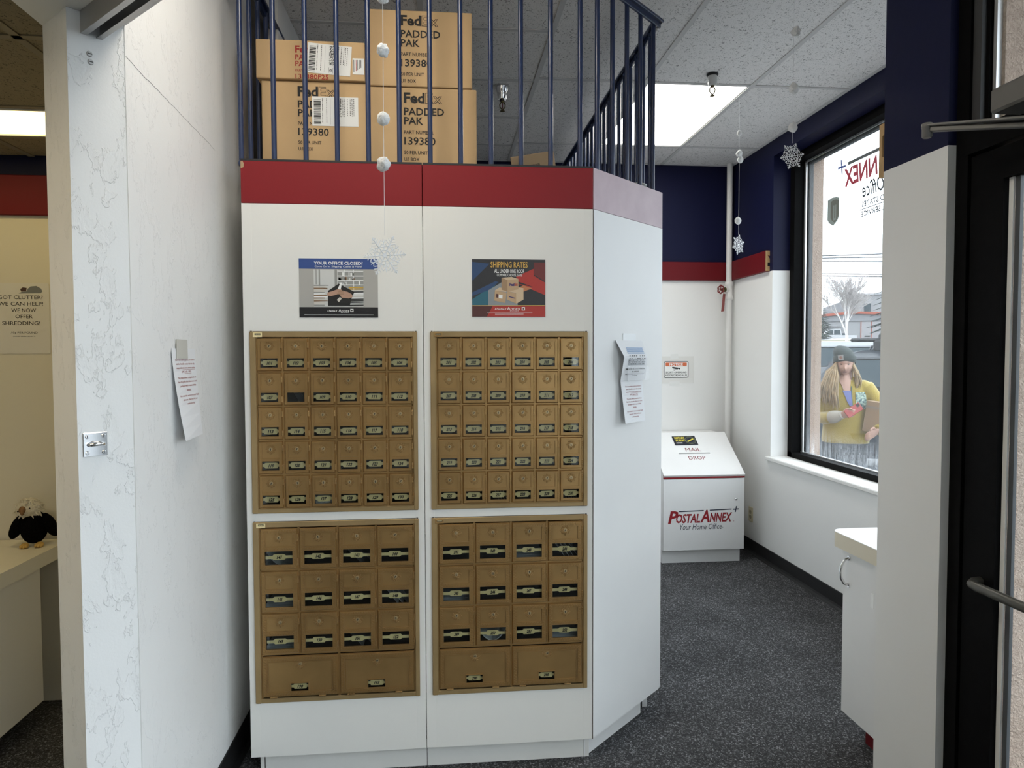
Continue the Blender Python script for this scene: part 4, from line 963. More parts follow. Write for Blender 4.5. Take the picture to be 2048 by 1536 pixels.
# paper on the left wall
M_noteink = mat('brick_red_ink', (.30, .045, .035), .8)
NOTE = ['Due to new delivery options, we wanted to', 'send a friendlier notice that we only', 'accept deliveries from common carriers', '(UPS, FedEx, USPS).', '', 'The private delivery companies do not', 'have the policy that allows us to check', 'packages which creates liability', 'issues.', '', 'As a reminder, we do not accept freight', 'shipments. Thank you for your', 'understanding!']
def note_lines(b, F, w, y0, step, bend, mi=1):
    y = y0
    for s in NOTE:
        if s:
            ww = w*.80*min(1, len(s)/42+.06); M = F @ Matrix.Translation((w*.5, y, bend(y)+.0012)); b.text(s, M, w=ww, h=step*.62, mi=mi, z=0, bold=.012)
            if 'common' in s or 'UPS' in s: b.rect(-ww*.2, ww*.5, -step*.42, -step*.36, 0, mi, M)
            y -= step
        else: y -= step*.5
def hanging_sheet(b, F, w, h, bend, n=8, mi=0, th=.0005, dx=lambda t: 0.):
    """sheet of paper hung by its top edge, standing off the wall by bend(y)"""
    v = []
    for i in range(n+1):
        y = h*i/n
        v += [(dx(i/n), y, bend(y)), (w+dx(i/n), y, bend(y)*.55)]
    k = len(v); v += [(x, y, z-th) for x, y, z in v]; f = []
    for i in range(n):
        a = 2*i; f += [(a, a+1, a+3, a+2), (k+a+2, k+a+3, k+a+1, k+a), (a, a+2, k+a+2, k+a), (a+1, k+a+1, k+a+3, a+3)]
    f += [(0, k, k+1, 1), (2*n, 2*n+1, k+2*n+1, k+2*n)]
    b.add(v, f, mi, F)
nF = frame((XL, 2.085, 1.240), (1, 0, 0)); t = empty('notice', (XL, 2.19, 1.24)); tag(t, 'curling white paper notice taped to the left wall', 'notice')
bd = lambda y: .003+.034*((.262-y)/.262)**1.4 if y < .262 else .003
b = MB(); hanging_sheet(b, nF, .195, .262, bd); note_lines(b, nF, .195, .228, .0115, lambda y: bd(y)*.98); b.build('sheet', [M_paper, M_noteink], t)
b = MB(); b.prism([(.030, .232), (.120, .232), (.118, .288), (.034, .288)], .0055, .0062, 0, nF); b.build('tape', M_tape, t)

# papers on the angled panel: two sheets hung one under the other
aF = frame((.6455, PY+.1125, 1.222), (1, -1, 0)); t = empty('notice', (.73, 2.70, 1.222)); tag(t, 'two white notices hung one below the other on the angled panel', 'notice')
# sheet lower
bl = lambda y: .010+.016*(1-y/.165)
b = MB(); hanging_sheet(b, aF, .172, .172, bl, 5, dx=lambda q: .022-.012*q); note_lines(b, aF @ Matrix.Translation((.028, 0, 0)), .150, .137, .0105, lambda y: bl(y)*.9); b.build('lower_sheet', [M_paper, M_noteink], t)
bu = lambda y: .026*max(0, min(1, (.310-y)/.06)) if y > .25 else .026-.016*min(1, (.25-y)/.09)
b = MB(); U = aF
v = lambda y: bu(y)
ys = [.160, .19, .22, .245, .252, .262, .285, .312]; pts = []
for i, y in enumerate(ys): pts += [(.006-.02*max(0, (y-.25)/.06), y, v(y)+.004), (.196-.012*max(0, (y-.25)/.06), y, v(y)*.7+.004)]
k = len(pts); pts += [(a, c, d_-.0005) for a, c, d_ in pts]; fs = []
for i in range(len(ys)-1): a = 2*i; fs += [(a, a+1, a+3, a+2), (k+a+2, k+a+3, k+a+1, k+a), (a, a+2, k+a+2, k+a), (a+1, k+a+1, k+a+3, a+3)]
b.add(pts, fs, 0, U)
for y in (.283, .276, .270, .264): b.rect(.040, .165, y-.0022, y+.0018, v(y)+.0046, 2, U)
for y in (.240, .233, .226, .220): b.rect(.040, .165, y-.0012, y+.0004, v(y)+.0052, 3, U)
rr = random.Random(9)
for y in (.243, .236, .229, .222, .253):
    x = .042
    while x < .16: w_ = rr.uniform(.004, .014); b.rect(x, x+w_, y-.001, y+.002, v(y)+.0056, 1, U); x += w_+rr.uniform(.003, .02)
for y, h_, x0, x1 in ((.204, .0045, .030, .172), (.194, .0045, .075, .130), (.184, .0022, .030, .172), (.179, .0022, .085, .122)):
    x = x0
    while x < x1: w_ = rr.uniform(.006, .016); b.rect(x, min(x1, x+w_), y-h_/2, y+h_/2, v(y)+.0056, 1, U); x += w_+.003
b.build('upper_sheet', [M_paper, M_ink, mat('pale_blue_print', (.35, .47, .66), .7), mat('grey_rule', (.35, .38, .42), .7)], t)
b = MB(); b.box(.045, .140, .300, .338, .0002, .0012, 0, aF); b.build('tape', mat('glossy_clear_tape', (.74, .76, .77), .2), t)
b = MB(); b.box(.030, .190, .160, .214, .0315, .0318, 0, aF); b.build('plastic_sleeve', M_plastic_clear, t)

# notice sign on the back wall
sF = frame((1.738, YB-.001, 1.296), (0, -1, 0)); t = empty('sign', (1.84, YB, 1.29)); tag(t, 'orange topped NOTICE security camera sign on the back wall', 'sign')
def rrect(w, h, r, n=5, ox=0, oy=0):
    p = []
    for cx, cy, a0 in ((w-r, h-r, 0), (r, h-r, 90), (r, r, 180), (w-r, r, 270)):
        for i in range(n+1): a = R(a0+90*i/n); p.append((ox+cx+r*math.cos(a), oy+cy+r*math.sin(a)))
    return p
b = MB(); b.box(-.075, .245, -.045, .170, 0, .0004, 0, sF); b.build('plastic_sleeve', mat('pale_sleeve', (.70, .69, .66), .3), t)
b = MB(); b.prism(rrect(.200, .130, .013), .0006, .0022, 1, sF); b.prism(rrect(.190, .120, .009, 5, .005, .005), .0022, .0026, 0, sF); b.prism(rrect(.172, .028, .005, 4, .014, .092), .0026, .0030, 2, sF)
b.text('NOTICE', sF, w=.108, h=.020, mi=0, z=.0034, bold=.03, x=.1, y=.106)
b.text('SECURITY CAMERAS AND', sF, w=.168, h=.0145, mi=1, z=.0032, bold=.02, x=.1, y=.043); b.text('AUDIO RECORDING IN USE', sF, w=.176, h=.0145, mi=1, z=.0032, bold=.02, x=.1, y=.020)
b.flat([(.066, .082), (.070, .088), (.118, .080), (.120, .072), (.108, .066), (.072, .074)], .0031, 1, sF); b.flat([(.120, .066), (.134, .068), (.133, .080), (.119, .078)], .0031, 1, sF); b.flat([(.078, .066), (.100, .066), (.086, .058), (.080, .058)], .0031, 1, sF)
b.build('sign_face', [M_white_print, mat('sign_black', (.02, .02, .02), .4), mat('sign_orange', (.62, .13, .035), .4)], t)
b = MB(); b.prism([(.052, .145), (.118, .150), (.116, .190), (.054, .186)], .001, .0016, 0, sF); b.prism([(.046, -.06), (.13, -.055), (.128, -.028), (.048, -.03)], .001, .0016, 0, sF); b.build('tape', mat('white_tape', (.74, .74, .72), .35), t)

# shredding sign in the next room
gF = frame((-1.868, LY-.001, 1.492), (0, -1, 0)); t = empty('sign', (-1.76, LY, 1.49)); tag(t, 'laminated GOT CLUTTER shredding sign on the cream wall', 'sign')
MB().prism(rrect(.222, .296, .008), 0, .001, 0, gF).build('laminate', mat('laminated_sheet', (.66, .63, .56), .3), t)
b = MB()
for s, y, w_ in (('GOT CLUTTER?', .236, .178), ('WE CAN HELP!', .209, .178), ('WE NOW', .182, .098), ('OFFER', .156, .068), ('SHREDDING!', .128, .150)): b.text(s, gF, w=w_, h=.0155, z=.0015, bold=.004, x=.108+(.012 if w_ < .12 else 0), y=y)
b.text('.95¢ PER POUND', gF, w=.108, h=.0105, z=.0015, bold=.004, x=.118, y=.087); b.text('(THOUGH GRIZZLY SECURITY)', gF, w=.088, h=.005, z=.0015, bold=.01, x=.118, y=.072)
b.build('lettering', M_ink, t)
b = MB(); b.flat([(.100, .252), (.190, .254), (.196, .262), (.190, .274), (.172, .284), (.150, .282), (.138, .272), (.134, .262), (.112, .258)], .0014, 0, gF); b.flat([(.112, .260), (.132, .262), (.134, .276), (.118, .278), (.108, .270)], .0016, 1, gF)
b.build('picture', [mat('paper_pile_grey', (.17, .18, .18), .8), mat('dark_brown_print', (.06, .03, .02), .8)], t)

# ================================================================== hanging snowflakes
def snowflake(mb, M, r, th=.0022):
    def seg(p, q, w=.0014):
        p = Vector(p); q = Vector(q); mb.tube([(p.x, p.y, 0), (q.x, q.y, 0)], w, 5, 0, M, smooth=False)
    for k in range(6):
        a = R(60*k); c, s = math.cos(a), math.sin(a)
        def T(x, y): return (c*x-s*y, s*x+c*y)
        seg(T(.10*r, 0), T(r, 0), .0015)
        for q, L in ((.40, .20), (.55, .22), (.70, .17), (.84, .10)):
            for sg in (-1, 1): seg(T(q*r, 0), T((q+L*.62)*r, sg*L*r), .0011)
        for sg in (-1, 1): seg(T(.92*r, sg*.05*r), T(1.0*r, 0), .0010)
        # short arms between
        b_ = a+R(30); c2, s2 = math.cos(b_), math.sin(b_)
        def T2(x, y): return (c2*x-s2*y, s2*x+c2*y)
        seg(T2(.22*r, 0), T2(.78*r, 0), .0012)
        for q in (.45, .62):
            for sg in (-1, 1): seg(T2(q*r, 0), T2((q+.11)*r, sg*.13*r), .0010)
        a2 = R(60*k+60); seg((.28*r*c, .28*r*s), (.28*r*math.cos(a2), .28*r*math.sin(a2)), .0014)
        seg((.50*r*c, .50*r*s), T2(.40*r, 0), .0010); seg((.50*r*math.cos(a2), .50*r*math.sin(a2)), T2(.40*r, 0), .0010)
    mb.cyl((0, 0, -.002), (0, 0, .002), .10*r, n=12, M=M)
def garland(x, y, balls, fz, r, ztop, yaw, roll, label, seed, shift=None):
    t = empty('snowflake_garland', (x, y, fz)); tag(t, label, 'decoration', 'hanging snowflakes')
    b = MB(); b.tube([(x, y, ztop), (x+.001, y, (ztop+fz)/2), (x, y, fz+r*.95)], .0007, 5); b.build('string', M_string, t)
    for i, (z, br, lump) in enumerate(balls):
        MB().ball((x+(shift[i] if shift else 0), y, z), br, sub=3, lump=lump, seed=seed+i, stretch=(1, 1, 1.12)).build('cotton_ball', M_cotton, t)
    b = MB(); M = Matrix.Translation((x, y, fz)) @ Matrix.Rotation(R(yaw), 4, 'Z') @ Matrix.Rotation(R(90), 4, 'X') @ Matrix.Rotation(R(roll), 4, 'Z')
    snowflake(b, M, r); b.build('snowflake', M_snow, t)
garland(-.1395, 1.795, [(2.352, .016, .16), (2.222, .0145, .22), (2.058, .0150, .05), (1.948, .0155, .16)], 1.726, .052, ZC, 6, 5, 'hanging snowflake with four cotton balls in front of the mailbox cabinet', 11)
garland(1.617, 3.802, [(2.681, .014, .14), (2.572, .017, .14), (2.540, .017, .10), (2.209, .018, .08)], 2.079, .056, ZC, 32, 20, 'hanging snowflake by the white pipe in the back corner', 31, [0, 0, .006, -.004])
garland(1.348, 2.672, [(2.713, .017, .20), (2.500, .019, .16), (2.352, .0165, .14)], 2.243, .052, ZC, 8, 12, 'hanging snowflake with cotton balls in front of the window', 51, [.010, .003, .002])

# ================================================================== sprinklers
def sprinkler(x, y, cup, label):
    t = empty('sprinkler', (x, y, ZC-.16)); tag(t, label, 'sprinkler', 'ceiling sprinklers'); T = Matrix.Translation((x, y, ZC))
    b = MB()
    if cup: b.lathe([(.040, -.002), (.039, -.012), (.032, -.030), (.029, -.045), (.026, -.070), (.024, -.076), (.014, -.082)], 24, 0, T)
    else: b.lathe([(.024, .0), (.025, -.03), (.023, -.050), (.021, -.056), (.013, -.060)], 24, 0, T)
    b.build('escutcheon', M_chrome if cup else mat('painted_cup', (.55, .55, .54), .3, .3), t)
    if not cup: MB().lathe([(.030, -.001), (.031, -.006), (.028, -.011), (.022, -.012)], 24, 0, T).build('collar', M_black, t)
    z = -.078 if cup else -.056; b = MB()
    b.cyl((0, 0, z), (0, 0, z-.012), .011, .008, 10, 0, T)
    for s in (-1, 1): b.tube([(s*.007, 0, z-.008), (s*.015, 0, z-.022), (s*.014, 0, z-.036), (s*.004, 0, z-.048)], .0032, 6, 0, T)
    b.cyl((0, 0, z-.012), (0, 0, z-.044), .0026, n=8, mi=1, M=T); b.cyl((0, 0, z-.048), (0, 0, z-.056), .006, n=10, M=T); b.cyl((0, 0, z-.056), (0, 0, z-.0585), .013, n=14, M=T)
    b.build('head', [M_brassv, M_redwheel], t)
sprinkler(.34, 3.99, True, 'chrome cupped ceiling sprinkler behind the railing')
sprinkler(1.431, 3.72, False, 'short ceiling sprinkler with black collar beside the light panel')

# ================================================================== mail drop
md = empty('mail_drop', (1.83, 5.1, 0)); tag(md, 'white laminate mail drop cabinet with a sloped slotted top', 'cabinet')
MX0, MX1, MY0, MY1 = 1.536, 2.126, 4.852, YB-.01
SIDE = Matrix(((0, 0, 1, 0), (1, 0, 0, 0), (0, 1, 0, 0), (0, 0, 0, 1)))          # profile (y, z) swept along x
prof = [(MY0+.018, .098), (MY1, .098), (MY1, .878), (5.23, .878), (MY0+.018, .620)]
b = MB(); b.prism(prof, MX0+.006, MX1-.006, 0, SIDE); b.build('body', M_lam_cool, md)
b = MB(); b.box(MX0+.004, MX1-.014, MY0+.040, MY1, 0, .098); b.build('toe_kick', M_lam_cool, md)
# lid panel with slot
n_ = Vector((0, -(.878-.618), (5.235-MY0))).normalized(); LF = frame((MX0, MY0, .618), n_, (0, n_.z, -n_.y)); LL = math.hypot(5.235-MY0, .26)
b = MB(); s0, s1, t0, t1 = .170, .405, .222, .234
for q in ((0, s0, 0, LL), (s1, MX1-MX0, 0, LL), (s0, s1, 0, t0), (s0, s1, t1, LL)): b.box(q[0], q[1], q[2], q[3], .0, .018, 0, LF)
b.box(s0-.004, s1+.004, t0-.004, t1+.004, -.0015, .0005, 1, LF)
lid = b.build('lid', [M_lam_cool, M_dark], md)
b = MB(); b.box(MX0-.001, MX1+.001, MY0-.001, MY0+.004, .608, .638); b.build('red_edge', M_redlam, md)
b = MB(); b.text('MAIL', LF, w=.115, h=.036, z=.0186, bold=.004, x=.288, y=.268); b.text('DROP', LF, w=.125, h=.036, z=.0186, bold=.004, x=.292, y=.178); b.build('lettering', mat('maroon_vinyl', (.22, .022, .03), .4), lid)
b = MB(); b.cbox(MX0+.002, MX1, MY0, MY0+.018, .098, .604, .0015); door = b.build('door', M_lam_cool, md)
b = MB(); DM = frame((MX1-.062, MY0, .456), (0, -1, 0)); b.lathe([(.011, 0), (.011, .002), (.008, .004), (.0078, .006), (.001, .0062)], 16, 0, DM); b.box(-.001, .001, -.005, .003, .006, .0066, 1, DM); b.build('lock', [M_chrome, M_ink], door)
DF = frame((MX0, MY0, 0), (0, -1, 0)); b = MB(); kw = dict(shear=.22, bold=.03)
b.text('P', DF, w=.075, h=.090, mi=0, x=.034, y=.290, ax='L', ay='B', **kw); b.text('OSTAL', DF, w=.175, h=.066, mi=0, x=.092, y=.292, ax='L', ay='B', **kw)
b.text('A', DF, w=.068, h=.090, mi=0, x=.268, y=.294, ax='L', ay='B', **kw); b.text('NNEX', DF, w=.165, h=.066, mi=0, x=.336, y=.296, ax='L', ay='B', **kw)
b.flat([(.112, .372), (.292, .376), (.293, .383), (.113, .379)], .001, 1, DF); b.flat([(.336, .377), (.496, .381), (.497, .388), (.337, .384)], .001, 1, DF)
b.flat([(.508, .379), (.548, .381), (.549, .389), (.509, .387)], .0012, 1, DF); b.flat([(.520, .362), (.527, .362), (.535, .405), (.528, .405)], .0013, 1, DF)
b.text('Your Home Office', DF, w=.305, h=.040, mi=1, z=.001, x=.120, y=.245, ax='L', ay='B', shear=.25, bold=-.002)
b.text('®', DF, h=.008, mi=1, x=.432, y=.256, z=.001); b.text('®', DF, h=.008, mi=0, x=.512, y=.300, z=.001)
b.build('lettering', [mat('logo_red', (.28, .012, .018), .4), mat('logo_navy', (.012, .02, .045), .4)], door)
# notary card lying on the lid
nc = empty('notary_card', LF @ Matrix.Translation((.2, .33, .018))); tag(nc, 'black and yellow NOTARY PUBLIC card lying on the mail drop', 'card')
CF = LF @ Matrix.Translation((.168, .315, .0184)) @ Matrix.Rotation(R(1), 4, 'Z')
MB().cbox(0, .175, 0, .100, 0, .004, .001, 0, CF).build('card', mat('card_navy', (.012, .014, .025), .4), nc)
b = MB(); b.text('NOTARY', CF, w=.078, h=.024, mi=0, z=.0046, bold=.04, x=.052, y=.078); b.text('PUBLIC', CF, w=.070, h=.024, mi=0, z=.0046, bold=.04, x=.052, y=.050); b.rect(.014, .060, .018, .026, .0046, 1, CF)
for r_, w_, mi in ((.040, .002, 2), (.034, .0012, 2), (.026, .0012, 3)): b.tube([(.128+r_*math.cos(R(a)), .05+r_*math.sin(R(a)), .0044) for a in range(0, 360, 15)], w_*.5, 4, mi, CF, closed=True)
b.flat([(.100, .040), (.105, .030), (.156, .060), (.151, .070)], .0049, 0, CF)
b.build('print', [mat('notary_yellow', (.68, .58, .06), .5), M_white_print, mat('seal_green', (.30, .34, .20), .5), mat('seal_grey', (.16, .19, .22), .5)], nc)

# ================================================================== pipe, valve, tag, outlet
pp = empty('drain_pipe', (2.268, 5.43, 0)); tag(pp, 'white painted vertical pipe in the back corner with a red drain valve', 'pipe')
X, Y = 2.268-.03, 5.435
b = MB(); b.cyl((X, Y, .0), (X, Y, ZC), .0225, n=20); b.build('riser', M_pipe, pp)
b = MB(); b.lathe([(.024, 1.905), (.031, 1.91), (.031, 1.935), (.027, 1.94), (.027, 2.015), (.031, 2.02), (.031, 2.045), (.024, 2.05)], 20, 0, Matrix.Translation((X, Y, 0))); b.cyl((X, Y, 1.985), (X-.038, Y-.018, 1.985), .024, .021, 14); b.build('tee_fitting', M_pipe, pp)
D = Vector((-.9, -.43, 0)).normalized(); c0 = Vector((X, Y, 1.985))+D*.040
b = MB(); b.cyl(c0, c0+D*.008, .019, n=6, smooth=False); b.cyl(c0+D*.008, c0+D*.034, .012, n=12); b.cyl(c0+D*.034, c0+D*.050, .006, n=8); vb = b.build('valve_body', M_brassv, pp)
b = MB(); wc = c0+D*.050; side = Vector((0, 0, 1)); s2 = D.cross(side).normalized()
b.tube([wc+(side*math.cos(R(a))+s2*math.sin(R(a)))*(.029+.003*math.cos(R(a*6))) for a in range(0, 360, 12)], .0058, 6, closed=True)
for a in range(0, 360, 72): b.tube([wc, wc+(side*math.cos(R(a))+s2*math.sin(R(a)))*.028], .0035, 5)
b.cyl(wc-D*.004, wc+D*.006, .008, n=10); b.build('hand_wheel', M_redwheel, vb)
tg = MB(); tx = c0.x-.022; ty = c0.y-.020
tg.prism([(tx-.018, 1.812), (tx+.005, 1.816), (tx+.016, 1.95), (tx-.004, 1.952)], 0, .0016, 0, Matrix(((1, 0, 0, 0), (0, 0, 1, ty), (0, 1, 0, 0), (0, 0, 0, 1))))
tg.tube([(tx+.002, ty, 1.950), (tx-.004, ty, 1.966), (tx+.004, ty-.002, 1.978), (tx+.012, ty, 1.966), (tx+.010, ty, 1.950)], .001, 4)
tag(tg.build('valve_tag', M_redtag), 'narrow red tag hanging from the pipe valve', 'tag')
ol = empty('outlet', (XR, 5.10, .283)); tag(ol, 'ivory wall outlet below the window wall', 'outlet'); OF = frame((XR, 5.128, .232), (-1, 0, 0))
MB().cbox(0, .070, 0, .112, 0, .006, .003, 0, OF).build('cover_plate', M_ivory, ol)
b = MB()
for y in (.024, .060): b.prism(rrect(.034, .029, .012, 4, .018, y), .005, .0075, 0, OF); b.rect(.028, .030, y+.012, y+.021, .0078, 1, OF); b.rect(.039, .041, y+.012, y+.021, .0078, 1, OF); b.rect(.033, .037, y+.004, y+.008, .0078, 1, OF)
b.build('sockets', [mat('dark_ivory', (.35, .31, .20), .4), M_ink], ol)

# ================================================================== writing counter by the window
ct = empty('counter', (1.9, 2.4, 0)); tag(ct, 'white counter cabinet with cream edge behind the entrance wall', 'counter')
CT = .800; CX, CY1 = 1.497, 2.628; top = [(CX, 2.185), (XR-.004, 2.185), (XR-.004, CY1)]
for i in range(9): a = R(90+90*i/8); top.append((CX+.05+.05*math.cos(a), CY1-.05+.05*math.sin(a)))
b = MB(); b.prism(top, CT-.002, CT, 0); b.build('counter_top', M_lam_cool, ct)
b = MB(); b.prism(top, CT-.058, CT-.002, 0); b.build('edge_band', M_cream_lip, ct)
b = MB(); b.box(1.548, XR-.004, 2.186, 2.588, .10, CT-.058); b.build('body', M_lam_cool, ct)
b = MB(); b.cbox(1.530, 1.547, 2.19, 2.585, .10, CT-.062, .001); dd = b.build('door', M_lam_cool, ct)
b = MB(); b.tube([(1.531, 2.545, .707), (1.512, 2.546, .700), (1.500, 2.546, .680), (1.496, 2.546, .655), (1.500, 2.546, .630), (1.512, 2.546, .610), (1.531, 2.545, .603)], .0055, 8); b.cyl((1.530, 2.545, .707), (1.526, 2.545, .707), .009); b.cyl((1.530, 2.545, .603), (1.526, 2.545, .603), .009); b.build('handle', M_chrome, dd)
b = MB(); b.box(1.5285, 1.530, 2.385, 2.405, .568, .620); b.build('sticker', mat('faint_sticker', (.86, .86, .85), .3), dd)
b = MB(); b.box(1.60, XR-.004, 2.186, 2.53, 0, .10); b.build('toe_kick', mat('dark_kick', (.03, .03, .03), .6), ct)
b = MB(); b.cbox(1.578, 1.592, 2.19, 2.50, .012, .098, .002); tag(b.build('red_board', M_redtrim), 'red board standing under the writing counter', 'board')
for i, (x, y, r_) in enumerate(((1.66, 2.33, 8), (1.85, 2.50, -12))):
    b = MB(); b.cbox(-.108, .108, -.14, .14, 0, .004, .001, 0, rotz(R(90+r_), (x+.05, y-.02 if i else y-.03, CT+.0004))); b.box(-.104, .104, -.136, .136, .004, .0046, 1, rotz(R(90+r_), (x+.05, y-.02 if i else y-.03, CT+.0004)))
    tag(b.build('clipboard', [mat('grey_board', (.25, .26, .28), .5), M_paper]), ('nearer' if i == 0 else 'farther')+' paper pad lying on the writing counter', 'paper', 'pads on the writing counter')

# ================================================================== next room: counter and plush eagle
lc_ = empty('counter', (-2.1, 2.2, 0)); tag(lc_, 'long cream counter in the next room', 'counter')
top = [(-2.7, 1.2), (-1.575, 1.2), (-1.575, LY-.10)]
for i in range(7): a = R(90*i/6); top.append((-1.655+.08*math.cos(a), LY-.10+.085*math.sin(a)))
top.append((-2.7, LY-.012))
MB().prism(top, .650, .705, 0).build('counter_top', mat('cream_laminate', (.76, .72, .60), .35), lc_)
MB().box(-2.7, -1.615, 1.25, LY-.19, .09, .650).build('body', mat('cream_panel', (.82, .79, .70), .45), lc_)
MB().box(-2.65, -1.72, 1.3, LY-.30, 0, .09).build('toe_kick', M_lam, lc_)
pe = empty('plush_eagle', (-1.665, 3.09, .705)); tag(pe, 'plush eagle with black body and shaggy white head on the cream counter', 'plush toy')
M_blk = mat('black_plush', (.003, .003, .003), 1., spec=.05, bump=(220, 1., .01)); M_wpl = mat('shaggy_white_plush', (.72, .66, .52), 1., bump=(150, 1., .012), sheen=.3)
EMx = rotz(R(14), (-1.672, 3.085, .705)); S_ = 1.0
def eb(c, r, st, name, m, lump=.0, sub=3, parent=pe, seed=1): 
    return MB().ball(c, r, 0, EMx, sub, lump, seed, st).build(name, m, parent)
eb((0, 0, .078), .052, (.98, .85, 1.38), 'body', M_blk, .02)
for sg in (-1, 1):
    MB().ball((0, 0, 0), .030, 0, EMx @ Matrix.Translation((sg*.058, -.004, .082)) @ Matrix.Rotation(R(-sg*24), 4, 'Y'), 3, .03, 3+sg, (.78, .8, 1.75)).build('wing', M_blk, pe)
hb = MB(); hb.ball((-.012, -.012, .156), .040, 0, EMx, 3, .10, 4, (1.1, .95, 1.0)); rr = random.Random(2)
for i in range(130):                                             # shaggy tufts
    a, e_ = rr.uniform(0, 6.28), rr.uniform(-.6, 1.4); d = Vector((math.cos(a)*math.cos(e_), math.sin(a)*math.cos(e_), math.sin(e_)))
    p = Vector((-.012, -.012, .156))+Vector((d.x*.042, d.y*.036, d.z*.038)); q = p+d*.012+Vector((rr.uniform(-.006, .006), 0, -.008))
    if d.y < -.75 and abs(d.z) < .4: continue
    hb.tube([p, (p+q)/2+d*.003, q], [.0035, .003, .0008], 4, 0, EMx)
hd_ = hb.build('head', M_wpl, pe)
b = MB(); b.ball((-.026, -.052, .158), .014, 0, EMx, 2, 0, 1, (.9, 1.1, 1.1)); b.ball((-.024, -.062, .148), .009, 0, EMx, 2, 0, 1, (.8, .9, 1.2)); b.build('beak', mat('brown_beak', (.20, .10, .035), .7), hd_)
b = MB(); b.ball((-.043, -.044, .152), .004, 0, EMx, 1); b.ball((-.002, -.046, .162), .004, 0, EMx, 1); b.build('eyes', M_ink, hd_)
for s in (-1, 1):
    b = MB()
    for k in (-1, 0, 1): b.ball((s*.026+k*.009, -.046-(.004 if k == 0 else 0), .009), .009, 0, EMx, 2, 0, 1, (.8, 1.5, .9))
    b.ball((s*.026, -.032, .010), .014, 0, EMx, 2, 0, 1, (1.1, 1.1, .75)); b.build('foot', mat('yellow_felt', (.52, .33, .09), .9), pe)

# ================================================================== lettering on the shop window (reads from outside)
wF = frame((2.4885, 0, 0), (1, 0, 0)); b = MB(); kw = dict(z=0, mi=0, bold=.035, shear=.12)
b.text('NNEX', wF, w=.345, h=.112, x=4.262, y=2.510, ax='R', ay='B', **kw); b.text('A', wF, w=.13, h=.15, x=3.905, y=2.510, ax='R', ay='B', **kw); b.text('OSTAL', wF, w=.38, h=.112, x=3.77, y=2.510, ax='R', ay='B', **kw); b.text('P', wF, w=.10, h=.15, x=3.375, y=2.510, ax='R', ay='B', **kw)
b.rect(3.90, 4.222, 2.638, 2.658, 0, 2, wF); b.rect(3.40, 3.76, 2.638, 2.658, 0, 2, wF)
b.flat([(4.244, 2.634), (4.334, 2.640), (4.334, 2.654), (4.244, 2.648)], 0, 1, wF); b.flat([(4.276, 2.597), (4.290, 2.597), (4.305, 2.692), (4.291, 2.692)], -.0004, 1, wF)
b.text('Your Home Office', wF, w=.66, h=.085, x=4.066, y=2.408, ax='R', ay='B', mi=3, z=0, shear=.28, bold=.012); b.text('®', wF, h=.022, x=4.088, y=2.434, z=0, mi=3); b.text('®', wF, h=.02, x=4.268, y=2.506, z=0, mi=3)
b.text('UNITED STATES', wF, w=.36, h=.034, x=4.070, y=2.350, ax='R', ay='B', z=0, mi=3, shear=.1, bold=.022); b.rect(3.70, 4.087, 2.3355, 2.3405, 0, 3, wF); b.text('POSTAL SERVICE', wF, w=.40, h=.034, x=4.078, y=2.293, ax='R', ay='B', z=0, mi=3, shear=.1, bold=.022); b.text('®', wF, h=.02, x=4.098, y=2.290, z=0, mi=3)
b.build('lettering', [mat('window_red', (.42, .045, .075), .5), mat('window_blue', (.06, .10, .32), .5), mat('window_grey', (.10, .115, .12), .5), mat('window_slate', (.02, .035, .05), .5)], wn)
b = MB(); SH = [(4.312, 2.462), (4.345, 2.474), (4.40, 2.479), (4.449, 2.470), (4.449, 2.345), (4.43, 2.322), (4.379, 2.297), (4.33, 2.322), (4.312, 2.345)]
b.prism(SH, -.0006, 0, 0, wF); cx_, cz_ = 4.370, 2.388; b.prism([(cx_+(x-cx_)*.66-.012, cz_+(y-cz_)*.80) for x, y in SH], -.0010, -.0006, 1, wF)
b.flat([(4.345, 2.33), (4.354, 2.33), (4.354, 2.425), (4.345, 2.425)], -.0014, 0, wF); b.flat([(4.368, 2.33), (4.377, 2.33), (4.377, 2.425), (4.368, 2.425)], -.0014, 0, wF); b.flat([(4.345, 2.33), (4.377, 2.33), (4.377, 2.342), (4.345, 2.342)], -.0015, 0, wF)
b.build('shield_sticker', [mat('shield_grey', (.27, .32, .31), .6), mat('shield_brown', (.15, .16, .14), .6)], wn)

# ================================================================== outside
gr = MB(); dirv = Vector((.5127, .8586, 0)); sd = Vector((.8586, -.5127, 0))
prof = [(-30, -.12), (14, -.12), (22, .05), (45, 2.0), (84, 3.15), (100, 3.3), (140, 3.9)]; v = []
for d, z in prof: v += [tuple(dirv*d-sd*120+Vector((0, 0, z))), tuple(dirv*d+sd*120+Vector((0, 0, z)))]
gr.add(v, [(2*i, 2*i+1, 2*i+3, 2*i+2) for i in range(len(prof)-1)])
struct(gr.build('ground', mat('wet_asphalt', (0.06, 0.06187, 0.06375), .35, var=(.6, .8, (.10, .105, .11)))), 'wet grey parking lot outside')
M_verge = mat('dry_grass', (0.1125, 0.0975, 0.045), .95)
b = MB()
for d, z in ((50, 2.13),): b.add([tuple(dirv*50-sd*40+Vector((0, 0, 2.3))), tuple(dirv*50+sd*40+Vector((0, 0, 2.3))), tuple(dirv*58+sd*40+Vector((0, 0, 2.52))), tuple(dirv*58-sd*40+Vector((0, 0, 2.52)))], [(0, 1, 2, 3)])
b.build('grass_verge', M_verge); tag(bpy.data.objects['grass_verge'], 'strip of dry yellow grass across the road', 'grass', kind='stuff')

